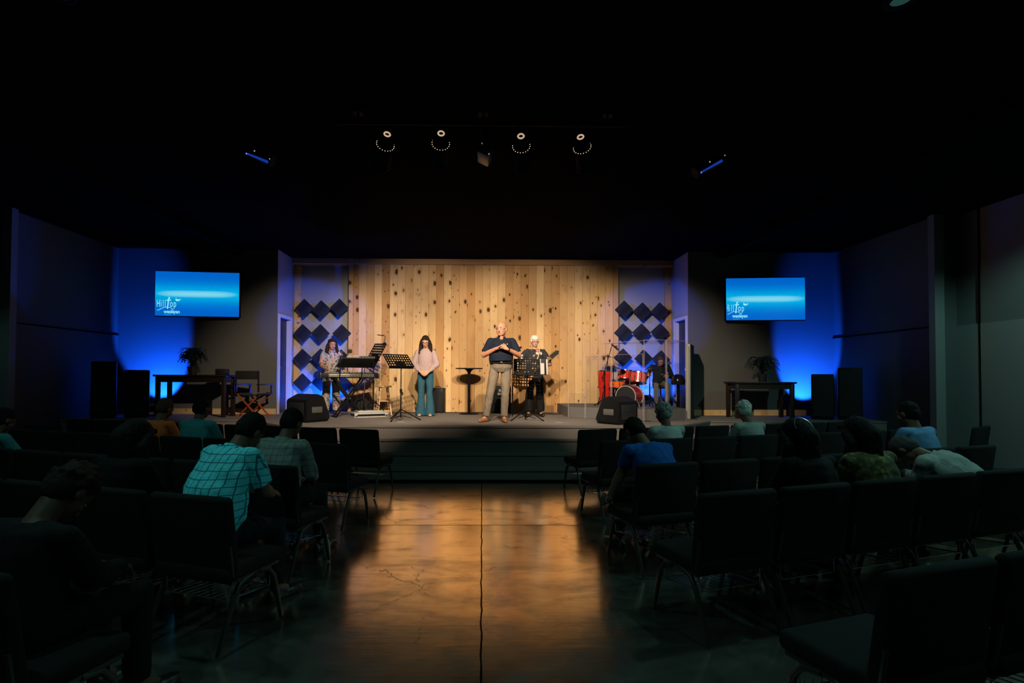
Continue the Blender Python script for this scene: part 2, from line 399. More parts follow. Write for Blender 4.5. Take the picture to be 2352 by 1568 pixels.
def text_mesh(txt, size, name, m, parent, M, xs=1.0, extr=0.001, bold=0.0):
    cu = bpy.data.curves.new('t', 'FONT'); cu.body = txt; cu.size = size; cu.extrude = extr; cu.offset = bold
    ob = bpy.data.objects.new('t', cu); COL.objects.link(ob)
    dg = bpy.context.evaluated_depsgraph_get(); me = bpy.data.meshes.new_from_object(ob.evaluated_get(dg)); bpy.data.objects.remove(ob)
    me.transform(M @ Matrix.Diagonal((xs, 1, 1, 1)))
    o = bpy.data.objects.new(name, me); COL.objects.link(o); me.materials.clear(); me.materials.append(m); o.parent = parent
    return o
# ------------------------------------------------------------------ the room
def sbox(name, m, x0, x1, y0, y1, z0, z1):
    return struct(MB().box(((x0 + x1) / 2, (y0 + y1) / 2, (z0 + z1) / 2), (x1 - x0, y1 - y0, z1 - z0)).build(name, m, smooth=False))
sbox('floor', CONCRETE, -8.6, 8.6, -6.2, 12.5, -0.2, 0)
sbox('ceiling', BLACKCEIL, -8.6, 8.6, -6.2, 12.5, CEIL, CEIL + 0.2)
WB = 12.10        # back wall behind the band
WF = 11.05        # the two front walls that carry the screens
XL, XR = -4.40, 4.46
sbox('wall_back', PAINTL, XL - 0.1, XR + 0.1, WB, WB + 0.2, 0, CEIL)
# side returns (with door opening) : three boxes each
def return_wall(name, x0, x1):
    b = MB()
    for (y0, y1, z0, z1) in ((WF, 11.17, 0, CEIL), (11.80, WB, 0, CEIL), (11.17, 11.80, STAGE + 2.10, CEIL)):
        b.box(((x0 + x1) / 2, (y0 + y1) / 2, (z0 + z1) / 2), (x1 - x0, y1 - y0, z1 - z0))
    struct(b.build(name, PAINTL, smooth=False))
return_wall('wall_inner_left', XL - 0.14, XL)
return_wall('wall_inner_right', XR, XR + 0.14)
for i, (x, s) in enumerate(((XL, 1), (XR, -1)), 1):
    d = struct(MB().box((x - s * 0.10, 11.485, STAGE + 1.05), (0.04, 0.63, 2.10)).build('door_%d' % i, DOORM, smooth=False))
    MB().cyl((x - s * 0.08, 11.24, STAGE + 1.0), (x - s * 0.02, 11.24, STAGE + 1.0), 0.012).ell((x - s * 0.015, 11.24, STAGE + 1.0), (0.025, 0.03, 0.03)).build('door_handle', CHROME, d)
    f = MB()
    f.box((x + s * 0.013, 11.133, STAGE + 1.08), (0.024, 0.07, 2.16)).box((x + s * 0.013, 11.837, STAGE + 1.08), (0.024, 0.07, 2.16)).box((x + s * 0.013, 11.485, STAGE + 2.13), (0.024, 0.633, 0.07))
    f.box((x - s * 0.07, 11.175, STAGE + 1.05), (0.13, 0.012, 2.1)).box((x - s * 0.07, 11.795, STAGE + 1.05), (0.13, 0.012, 2.1))
    f.build('door_frame', TRIMW, d, smooth=False)
sbox('wall_front_left', PAINT, -7.9, XL - 0.0, WF, WF + 0.14, 0, CEIL) if False else None
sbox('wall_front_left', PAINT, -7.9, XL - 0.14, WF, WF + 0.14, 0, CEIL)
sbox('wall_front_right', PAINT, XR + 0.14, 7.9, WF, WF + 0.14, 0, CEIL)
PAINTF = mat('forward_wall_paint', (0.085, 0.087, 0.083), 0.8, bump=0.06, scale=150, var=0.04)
# end faces of the returns
sbox('wall_corner_left', PAINT, XL - 0.14, XL, WF - 0.002, WF + 0.01, 0, CEIL)
sbox('wall_corner_right', PAINT, XR, XR + 0.14, WF - 0.002, WF + 0.01, 0, CEIL)
def side_wall(name, x, s, jog, xo):
    b = MB()
    b2 = MB(); b2.box((x + s * 0.3, (jog + WF) / 2 + 0.07, 1.225), (0.6, WF - jog + 0.14, 2.45))
    b2.box((x + s * 0.3 + s * 0.012, (jog + WF) / 2 + 0.07, 2.45 + (CEIL - 2.45) / 2), (0.6, WF - jog + 0.14, CEIL - 2.45))
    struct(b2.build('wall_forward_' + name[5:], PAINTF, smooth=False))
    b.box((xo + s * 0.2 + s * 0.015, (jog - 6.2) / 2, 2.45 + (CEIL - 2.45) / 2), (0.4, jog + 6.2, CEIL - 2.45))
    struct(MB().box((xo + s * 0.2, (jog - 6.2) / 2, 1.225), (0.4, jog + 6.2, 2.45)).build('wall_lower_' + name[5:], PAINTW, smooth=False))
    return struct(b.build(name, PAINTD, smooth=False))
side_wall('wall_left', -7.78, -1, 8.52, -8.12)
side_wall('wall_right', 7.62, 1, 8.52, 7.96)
sbox('wall_rear', PAINTD, -8.6, 8.6, -6.2, -6.0, 0, CEIL)
# pilasters, seams and trims
sbox('trim_1', PAINTD, 7.50, 7.66, 8.40, 8.52, 0, CEIL)
sbox('trim_2', PAINTD, -7.82, -7.66, 8.40, 8.52, 0, CEIL)
sbox('trim_3', BLACKCEIL, 7.606, 7.625, 8.53, WF, 2.43, 2.452)
sbox('trim_4', BLACKCEIL, -7.785, -7.766, 8.53, WF, 2.43, 2.452)
sbox('trim_5', BLACKCEIL, 7.950, 7.966, 8.10, 8.115, 0, CEIL)
sbox('baseboard_left', PINEBASE, -7.76, XL - 0.0, WF - 0.022, WF - 0.001, STAGE, STAGE + 0.12)
sbox('baseboard_right', PINEBASE, XR + 0.0, 7.6, WF - 0.022, WF - 0.001, STAGE, STAGE + 0.12)
# knotty pine feature wall, posts and header
PX0, PX1 = -3.03, 3.10
PY = WB - 0.20
sbox('wall_pine', PINEWALL, PX0, PX1, PY, WB, STAGE, CEIL - 0.13)
sbox('trim_6', PINETRIM, PX0, PX0 + 0.055, PY - 0.028, PY - 0.001, STAGE, CEIL - 0.13)
sbox('trim_7', PINETRIM, PX0 - 0.06, PX0 - 0.001, PY - 0.028, WB, STAGE, CEIL - 0.13)
sbox('trim_8', PINETRIM, PX1 - 0.055, PX1, PY - 0.028, PY - 0.001, STAGE, CEIL - 0.13)
sbox('trim_9', PINETRIM, PX1 + 0.001, PX1 + 0.06, PY - 0.028, WB, STAGE, CEIL - 0.13)
sbox('trim_10', PINETRIM, XL + 0.002, XL + 0.15, WB - 0.06, WB, STAGE, CEIL - 0.10)
sbox('trim_11', PINETRIM, XR - 0.15, XR - 0.002, WB - 0.06, WB, STAGE, CEIL - 0.10)
sbox('trim_12', PINEBASE, XL + 0.002, XR - 0.002, PY - 0.05, WB, CEIL - 0.125, CEIL - 0.002)
# stage: platform and three steps, front edge chamfered at both ends
def outline(o):
    k = o * 0.414
    return [(-7.78, 12.2), (-7.78, 9.6 - o), (-4.35 - k, 9.6 - o), (-3.22 - k, 8.47 - o), (3.14 + k, 8.47 - o), (4.27 + k, 9.6 - o), (7.62, 9.6 - o), (7.62, 12.2)]
b = MB()
NOSE = 0.012
for i in range(4):
    z1 = STAGE * (4 - i) / 4
    b.prism(outline(0.26 * i), 0.0 if i == 0 else 0.001 * i, z1 - 0.03 if i else z1 - 0.03)
    b.prism(outline(0.26 * i + NOSE), z1 - 0.03, z1)
struct(b.build('floor_stage', CARPET, smooth=False))
sbox('trim_13', BLACKCEIL, -3.6, 3.5, 8.47 - 0.78 - 0.02, 8.47 - 0.785, 0, 0.035)
# ceiling beams, faint
for i, (x, y) in enumerate(((-5.2, 4.6), (5.2, 4.6))):
    sbox('trim_%d' % (14 + i), BLACKCEIL, x - 0.08, x + 0.08, -6, 11.0, CEIL - 0.14, CEIL - 0.001)

# ------------------------------------------------------------------ acoustic foam tiles
tb = MB(); tb.box((0, 0.03, 0), (0.30, 0.05, 0.30), None, 0.006, 1)
for k in range(10):
    tb.prism([(-0.15 + k * 0.03, 0), (-0.12 + k * 0.03, 0), (-0.135 + k * 0.03, 0.016)], -0.15, 0.15, Matrix.Translation((0, 0.008, 0)) @ Matrix.Scale(-1, 4, (0, 1, 0)))
tile0 = tb.build('foam_pad', FOAM, smooth=False)
bb = MB().box((0, 0.175, 0), (0.10, 0.24, 0.10)).build('mounting_block', BLKPL, smooth=False)
FT = 11.80
COLN = ('left', 'middle', 'right'); ROWN = ('top', 'second', 'third', 'bottom')
tiles = [('left', [[(699, 709), (738, 712), (779, 708)], [(696, 767), (736, 767), (785, 767)], [(696, 824), (737, 823), (785, 825)], [(696, 880), (738, 879), (789, 884)]]),
         ('right', [[(1436, 709), (1478, 713), (1519, 713)], [(1434, 762), (1476, 762), (1519, 761)], [(1433, 820), (1481, 822), (1521, 824)]])]
first = True
for side, rows in tiles:
    for ri, row in enumerate(rows):
        rn = ROWN[ri] if not (side == 'right' and ri == 2) else 'lowest'
        for ci, (px, py) in enumerate(row):
            t = thing('foam_tile', 'dark foam diamond tile, %s of the %s row %s of the pine boards' % (COLN[ci], rn, side), 'foam tile', (kx(px, FT), FT, kz(py, FT)), 0, 'foam tiles on the wall %s of the pine boards' % side)
            t.rotation_euler = (0, R(45 + random.uniform(-3, 3)), 0)
            for src in (tile0, bb):
                c = src if first else src.copy()
                if not first: COL.objects.link(c)
                c.parent = t
            first = False

# ------------------------------------------------------------------ screens
g = NG('screen_picture', 0.2)
gx = g.sep(); u = gx[0]; v = gx[2]
e1 = g.math('ADD', g.math('POWER', g.math('ABSOLUTE', g.math('MULTIPLY', u, 1.22)), 4.0), g.math('POWER', g.math('MULTIPLY', g.math('ADD', v, 0.0), 13.0), 2.0))
core = g.math('MAXIMUM', g.math('SUBTRACT', 1.0, e1), 0)
band = g.math('POWER', 2.718, g.math('MULTIPLY', g.math('MULTIPLY', v, v), -26.0))
c = g.mix(band, (0.0, 0.125, 0.62), (0.0, 0.46, 0.82))
c = g.mix(g.math('MULTIPLY', core, 0.75), c, (0.30, 0.78, 0.90))
g.b.inputs['Base Color'].default_value = (0.01, 0.01, 0.01, 1); g.link(c, g.b.inputs['Emission Color']); g.b.inputs['Emission Strength'].default_value = 0.95
SCREENM = g.m
LOGO = mat('screen_lettering', (0.1, 0.1, 0.1), emit=(0.30, 0.85, 1.0), estr=0.95)
def screen(label, loc, rz, W, H, xoff):
    t = thing('wall_screen', label, 'television', loc, rz, 'wall-mounted screens beside the stage')
    MB().box((0, 0.045, 0), (W + 0.035, 0.07, H + 0.035), None, 0.008).build('bezel', BLKPL, t)
    MB().box((0, 0.13, 0), (0.5, 0.10, 0.35)).box((0, 0.19, 0), (0.2, 0.1, 0.2)).build('wall_bracket', BLKMT, t)
    MB().box((0, 0.004, 0), (W, 0.012, H)).build('display', SCREENM, t, smooth=False)
    RX = Matrix.Rotation(R(90), 4, 'X'); x0 = -W / 2 + xoff; z0 = -H / 2
    def T(x, z): return Matrix.Translation((x0 + x, -0.004, z0 + z)) @ RX
    text_mesh('H', 0.215, 'letter', LOGO, t, T(0.03, 0.185), 0.46) if xoff >= 0 else MB().box((x0 + 0.088, -0.005, z0 + 0.262), (0.012, 0.003, 0.152)).box((x0 + 0.075, -0.005, z0 + 0.262), (0.03, 0.003, 0.010)).build('letter', LOGO, t, smooth=False)
    text_mesh('i', 0.215, 'letter', LOGO, t, T(0.108, 0.185), 0.5)
    text_mesh('l', 0.215, 'letter', LOGO, t, T(0.150, 0.185), 0.5)
    text_mesh('l', 0.215, 'letter', LOGO, t, T(0.190, 0.185), 0.5)
    cr = MB(); sh = rotm(0, 6, 0)
    cr.box((x0 + 0.258, -0.005, z0 + 0.262), (0.022, 0.003, 0.235), sh).box((x0 + 0.268, -0.005, z0 + 0.325), (0.085, 0.003, 0.022), rotm(0, -4, 0)).ell((x0 + 0.278, -0.005, z0 + 0.372), (0.017, 0.002, 0.02), None, 12, 8)
    cr.build('cross_emblem', LOGO, t, smooth=False)
    text_mesh('o', 0.215, 'letter', LOGO, t, T(0.290, 0.185), 0.52)
    text_mesh('p', 0.215, 'letter', LOGO, t, T(0.362, 0.185), 0.52)
    pts = [(0.0 - min(xoff, 0), 0.09), (0.04, 0.115), (0.08, 0.120), (0.13, 0.150), (0.18, 0.175), (0.24, 0.182), (0.30, 0.170), (0.335, 0.150), (0.355, 0.125), (0.35, 0.105)]
    pts = [p for p in pts if x0 + p[0] > -W / 2 + 0.002]
    MB().tube([(x0 + a, -0.006, z0 + c2) for a, c2 in pts], 0.0052, 6).build('hill_line', LOGO, t)
    dv = MB(); dv.prism([(0.40, 0.325), (0.425, 0.305), (0.465, 0.312), (0.515, 0.350), (0.475, 0.345), (0.455, 0.352), (0.440, 0.338), (0.428, 0.345), (0.415, 0.375), (0.405, 0.355)], 0.003, 0.006, Matrix.Translation((x0, 0, z0)) @ RX)
    dv.build('dove_emblem', LOGO, t, smooth=False)
    text_mesh('wesleyan', 0.100, 'lettering', LOGO, t, T(0.175, 0.055), 0.86, 0.001, 0.0022)
    text_mesh('CHURCH', 0.034, 'small_lettering', mat('faint_screen_lettering', (0.1, 0.1, 0.1), emit=(0.02, 0.42, 0.85), estr=0.9), t, T(0.180, 0.012), 1.0)
    MB().box((W / 2 - 0.1, 0.005, -H / 2 - 0.012), (0.02, 0.01, 0.004)).build('standby_light', BLKPL, t)
    return t
screen('large screen with blue glow picture and lettering on the wall left of the stage', (kx(457, 10.8), 10.78, kz(679, 10.8)), R(5.5), 1.66, 0.925, 0.0)
screen('large screen with blue glow picture and lettering on the wall right of the stage', (kx(1763, 10.8), 10.78, kz(683, 10.8)), R(-5.5), 1.60, 0.89, -0.055)

# ------------------------------------------------------------------ ceiling fixtures
GLOWV = mat('lamp_vent_glow', (0.1, 0.1, 0.1), emit=(1.0, 0.75, 0.5), estr=1.1)
GLOWR = mat('lamp_rear_glow', (0.1, 0.1, 0.1), emit=(1.0, 0.72, 0.48), estr=0.55)
sbox_bar = thing('lighting_bar', 'black pipe hanging from the ceiling that carries the four stage cans', 'lighting bar', (0.0, 5.30, CEIL - 0.10))
MB().cyl((-1.5, 0, 0), (1.5, 0, 0), 0.024).build('pipe', BLKMT, sbox_bar)
for x in (-1.3, 0, 1.3): MB().cyl((x, 0, 0), (x, 0, 0.10), 0.012).box((x, 0, 0.095), (0.1, 0.1, 0.01)).build('ceiling_hanger', BLKMT, sbox_bar)
CANL = ['leftmost of the four black stage cans glowing on the ceiling bar', 'second from left of the four black stage cans on the ceiling bar', 'third from left of the four black stage cans on the ceiling bar', 'rightmost of the four black stage cans glowing on the ceiling bar']
for (p, t), lb in zip(CANS, CANL):
    d = (V(t) - V(p)).normalized(); q = d.to_track_quat('Z', 'Y')
    o = thing('stage_can_light', lb, 'stage light', p, 0, 'stage cans on the ceiling bar')
    M = q.to_matrix().to_4x4()
    MB().lathe([(0.045, -0.17), (0.062, -0.16), (0.070, -0.10), (0.085, -0.08), (0.090, 0.20), (0.098, 0.20), (0.098, 0.225), (0.080, 0.225), (0.080, 0.02)], 28, M).build('can_housing', BLKMT, o)
    a = MB(); F = M.to_3x3()
    a.tube([F @ V((0.030 * math.cos(k * PI / 8), 0.030 * math.sin(k * PI / 8), -0.175)) for k in range(16)], 0.0085, 6, True); a.build('rear_vent_ring', GLOWR, o)
    dots = MB()
    for k in range(20):
        an = k * 2 * PI / 20 + 0.1
        dots.ell(F @ V((0.0905 * math.cos(an), 0.0905 * math.sin(an), -0.045)), 0.0042, None, 8, 6)
    dots.build('vent_holes', GLOWV, o)
    zt = CEIL - 0.10 - p[2]
    MB().tube([F @ V((-0.105, 0, 0.02)), F @ V((-0.105, 0, 0.0)) + V((0, 0, 0.06)), V((-0.05, 0, zt - 0.03)), V((0, 0, zt)), V((0.05, 0, zt - 0.03)), F @ V((0.105, 0, 0.0)) + V((0, 0, 0.06)), F @ V((0.105, 0, 0.02))], 0.008, 6).build('yoke', BLKMT, o)
GLOWB = mat('blue_lamp_glow', (0.05, 0.05, 0.05), emit=(0.01, 0.06, 0.55), estr=0.55)
GLOWW = mat('small_bright_dot', (0.05, 0.05, 0.05), emit=(0.75, 0.8, 0.9), estr=0.6)
for (px, py, s, lb) in ((590, 358, -1, 'black tube light with blue glow hanging left of the stage cans'), (1634, 371, 1, 'black tube light with blue glow hanging right of the stage cans')):
    o = thing('tube_light', lb, 'stage light', (kx(px, 5.6), 5.6, kz(py, 5.6)), 0, 'blue glowing tube lights')
    a, b2 = V((-0.15, 0.0, 0.055 * -s * 1.0)), V((0.15, 0.0, -0.055 * -s * 1.0))
    if s < 0: a, b2 = V((-0.15, 0, 0.06)), V((0.15, 0, -0.06))
    else: a, b2 = V((-0.15, 0, -0.085)), V((0.15, 0, 0.085))
    MB().cyl(a, b2, 0.055, 0.055, 24).cyl(a * 1.05, a, 0.062).cyl(b2, b2 * 1.05, 0.062).build('housing', BLKMT, o)
    dn = V((0, -0.75, -0.66)) * 0.056; dr = (b2 - a)
    MB().cyl(a + dr * 0.12 + dn, a + dr * 0.92 + dn, 0.010, 0.016, 10).build('glow_strip', GLOWB, o)
    MB().ell(a + dr * 0.15 + dn * 1.15, 0.007, None, 8, 6).ell(a + dr * 0.45 + V((0, -0.06, 0.02)), 0.007, None, 8, 6).ell(b2 + V((0, -0.06, 0.0)), 0.006, None, 8, 6).build('indicator_lights', GLOWW, o)
    MB().cyl((0, 0, 0.05), (0, 0, CEIL - o.location.z), 0.012).build('hanger', BLKMT, o)
o = thing('projector', 'dark projector hanging between the second and third stage can', 'projector', (kx(1112, 5.6), 5.6, kz(352, 5.6)))
MB().box((0, 0, 0), (0.14, 0.30, 0.11), rotm(0, 25, 0), 0.02).build('housing', mat('smoky_grey_plastic', (0.06, 0.09, 0.10), 0.35), o)
MB().cyl((0, 0, 0.03), (0, 0, CEIL - o.location.z), 0.02).build('ceiling_pole', BLKMT, o)
MB().ell((0.045, -0.155, -0.055), 0.006, None, 8, 6).ell((-0.03, -0.155, 0.06), 0.005, None, 8, 6).build('indicator_lights', GLOWW, o)
MB().cyl((0, 0.14, 0), (0, 0.19, 0), 0.03).build('lens', CHROME, o)
HL = ['round downlight set in the black ceiling above the right seats', 'round downlight set in the black ceiling above the left seats', 'round downlight above the nearest right seats', 'round downlight above the nearest left seats', 'round downlight set beside the right wall', 'round downlight set beside the left wall']
for (p, e, s), lb in zip(HOUSE, HL):
    o = thing('ceiling_downlight', lb, 'downlight', p, 0, 'ceiling downlights')
    MB().lathe([(0.07, -0.001), (0.11, -0.001), (0.115, -0.012), (0.085, -0.02), (0.07, -0.02)], 28, None, True).build('trim_ring', BLKMT, o)
    MB().lathe([(0.0, -0.004), (0.068, -0.004), (0.068, -0.007), (0.0, -0.007)], 24).build('lens', mat('downlight_lens', (0.1, 0.1, 0.1), emit=(0.25, 0.9, 0.8), estr=0.05), o)
# ------------------------------------------------------------------ blue uplights, stage props
S = STAGE; Z0 = S + 0.21
UPL = ['small black floor uplight against the foam wall behind the keyboards', 'small black floor uplight behind the drummer', 'small black floor uplight behind the two speakers on the left', 'small black floor uplight behind the two speakers on the right']
for (p, t, e), lb in zip(UPS, UPL):
    o = thing('floor_uplight', lb, 'uplight', p, 0, 'floor uplights')
    MB().lathe([(0.06, 0.08), (0.085, 0.10), (0.085, 0.20), (0.075, 0.20), (0.070, 0.12)], 24).build('lamp_can', BLKMT, o)
    MB().lathe([(0.0, 0.125), (0.068, 0.125), (0.068, 0.130), (0.0, 0.130)], 24).build('lens', mat('uplight_lens', (0.05, 0.05, 0.1), emit=(0.02, 0.15, 1.0), estr=3.0), o)
    MB().box((0, 0, 0.01), (0.14, 0.10, 0.02)).tube([(-0.09, 0, 0.14), (-0.10, 0, 0.05), (-0.06, 0, 0.012), (0.06, 0, 0.012), (0.10, 0, 0.05), (0.09, 0, 0.14)], 0.007).build('base_yoke', BLKMT, o)

def wedge(label, loc, rz, sc_=1.0):
    """floor monitor; local +Y is the tilted grille side"""
    t = thing('floor_monitor', label, 'floor monitor', loc, rz, 'floor monitor wedges at the stage edge')
    P = [(-0.235, 0.0), (0.19, 0.0), (0.245, 0.06), (0.10, 0.42), (-0.02, 0.46), (-0.235, 0.36)]
    P = [(a * sc_, b * sc_) for a, b in P]
    MX = Matrix(((0, 0, 1, 0), (1, 0, 0, 0), (0, 1, 0, 0), (0, 0, 0, 1)))
    b = MB(); W = 0.27 * sc_
    b.prism(P, -W, W, MX)
    bmesh.ops.bevel(b.bm, geom=b.bm.edges[:], offset=0.018, segments=2, affect='EDGES')
    b.build('cabinet', BLKPL, t)
    a0 = V((0, 0.245, 0.06)) * sc_; a1 = V((0, 0.10, 0.42)) * sc_; mid = (a0 + a1) / 2; d = (a1 - a0).normalized(); nn = V((0, d.z, -d.y))
    Rr = Matrix((V((1, 0, 0)), d, nn)).transposed()
    MB().box(mid + nn * 0.006, (W * 1.85, (a1 - a0).length * 0.9, 0.016), Rr, 0.006).build('grille', GRILLE, t)
    for s in (-1, 1):
        MB().box((s * (W + 0.004), -0.03 * sc_, 0.20 * sc_), (0.012, 0.20 * sc_, 0.10 * sc_), None, 0.01).build('side_handle', mat('worn_grey_plastic', (0.10, 0.10, 0.095), 0.5), t)
        MB().box((s * (W + 0.002), -0.02, 0.025), (0.010, 0.38 * sc_, 0.03), None, 0.004).build('corner_guard', BLKMT, t)
    MB().box((0, -0.238 * sc_, 0.20 * sc_), (W * 1.5, 0.012, 0.24 * sc_), None, 0.005).box((0.05, -0.246 * sc_, 0.24 * sc_), (0.16, 0.006, 0.09)).build('rear_panel', mat('dark_panel', (0.02, 0.02, 0.022), 0.4), t)
    k = MB()
    for q in ((-0.10, 0.16), (-0.04, 0.16), (0.03, 0.16), (0.09, 0.16)): k.cyl((q[0], -0.242, q[1]), (q[0], -0.258, q[1]), 0.012)
    k.build('jack_sockets', CHROME, t)
    return t
wedge('black floor monitor wedge at the stage edge, nearest the keyboards', (kx(711, 9.35), 9.35, S), R(-35), 1.08)
wedge('black floor monitor wedge at the stage edge, in front of the drum shield', (kx(1418, 9.05), 9.05, S), R(40), 1.05)

def tower(label, loc, rz, w_, d_, h_):
    t = thing('tower_speaker', label, 'speaker', loc, rz, 'black tower speakers beside the stage')
    MB().box((0, 0, h_ / 2), (w_, d_, h_), None, 0.018, 3).build('cabinet', BLKPL, t)
    MB().box((0, -d_ / 2 - 0.005, h_ / 2 + 0.01), (w_ * 0.9, 0.016, h_ * 0.9), None, 0.01).build('grille', GRILLE, t)
    MB().box((0, -d_ / 2 - 0.015, 0.055), (0.05, 0.004, 0.02)).build('badge', CHROME, t)
    MB().box((-w_ * 0.35, 0, -0.0), (0.05, d_ * 0.8, 0.012)).box((w_ * 0.35, 0, 0), (0.05, d_ * 0.8, 0.012)).build('feet', BLKPL, t)
    return t
tower('tall black speaker left of the stage, taller and leftmost of the pair', (kx(244, 9.95), 10.0, S + 0.006), R(33), 0.39, 0.40, kz(834, 9.8) - S)
tower('black speaker left of the stage, the shorter one beside the table', (kx(319.5, 10.1), 10.15, S + 0.006), R(31), 0.395, 0.36, kz(853, 9.95) - S)
tower('black speaker right of the stage, the shorter one beside the table', (kx(1895, 10.1), 10.1, S + 0.006), R(-32), 0.37, 0.36, kz(857, 9.9) - S)
tower('tall black speaker right of the stage, taller and rightmost of the pair', (kx(1959, 10.0), 10.0, S + 0.006), R(-34), 0.39, 0.40, kz(842, 9.8) - S)

# small amplifiers behind the band
def amp(label, loc, rz, w_, d_, h_, marks=False):
    t = thing('stage_amplifier', label, 'amplifier', loc, rz)
    MB().box((0, 0, h_ / 2), (w_, d_, h_), None, 0.014).build('cabinet', BLKPL, t)
    MB().box((0, -d_ / 2 - 0.004, h_ * 0.46), (w_ * 0.88, 0.012, h_ * 0.8), None, 0.005).build('grille', GRILLE, t)
    MB().tube([(-0.07, 0, h_), (-0.06, 0, h_ + 0.03), (0.06, 0, h_ + 0.03), (0.07, 0, h_)], 0.008).build('carry_handle', BLKPL, t)
    if marks:
        b = MB()
        b.box((0.0, -d_ / 2 - 0.012, h_ * 0.70), (0.10, 0.003, 0.05)).box((0.0, -d_ / 2 - 0.012, h_ * 0.55), (0.12, 0.003, 0.012)).box((0.0, -d_ / 2 - 0.012, h_ * 0.82), (0.05, 0.003, 0.06))
        b.build('control_labels', PAPER, t, smooth=False)
    return t
amp('small black speaker box on the stage floor behind the woman in jeans', (kx(1006, 11.70), 11.70, S), R(-8), 0.32, 0.26, 0.56)
amp('tall black amplifier with white labels against the pine wall behind the standing man', (kx(1147, 11.65), 11.66, S), R(4), 0.50, 0.30, 0.62, True)
t = thing('gear_bag', 'soft black bag on the stage floor behind the keyboard stand', 'bag', (kx(832, 11.4), 11.4, S), R(10))
MB().loft([((0, 0, 0.0), 0.20, 0.14), ((0, 0, 0.06), 0.23, 0.16), ((0.0, 0, 0.20), 0.22, 0.14), ((0.02, 0, 0.30), 0.16, 0.10), ((0.03, 0, 0.34), 0.06, 0.04)], 20).build('bag_body', CANVAS, t, voxel=0.012, relax=1, wrinkle=0.01)
MB().tube([(-0.10, -0.12, 0.22), (-0.08, -0.16, 0.30), (0.04, -0.15, 0.33), (0.08, -0.11, 0.26)], 0.012).build('strap', BLKPL, t)

# bar table
t = thing('bar_table', 'tall round black bar table standing alone in front of the pine boards', 'table', (kx(1078, 11.25), 11.25, S))
MB().lathe([(0.0, 0.985), (0.29, 0.985), (0.30, 0.990), (0.30, 1.005), (0.0, 1.006)], 40).build('table_top', BLKPL, t)
MB().cyl((0, 0, 0.02), (0, 0, 0.985), 0.032, 0.032, 20).lathe([(0.032, 0.90), (0.05, 0.94), (0.10, 0.98), (0.0, 0.985)], 20).build('column', BLKMT, t)
MB().lathe([(0.0, 0.0), (0.21, 0.0), (0.22, 0.012), (0.06, 0.035), (0.0, 0.05)], 32).build('base', BLKMT, t)

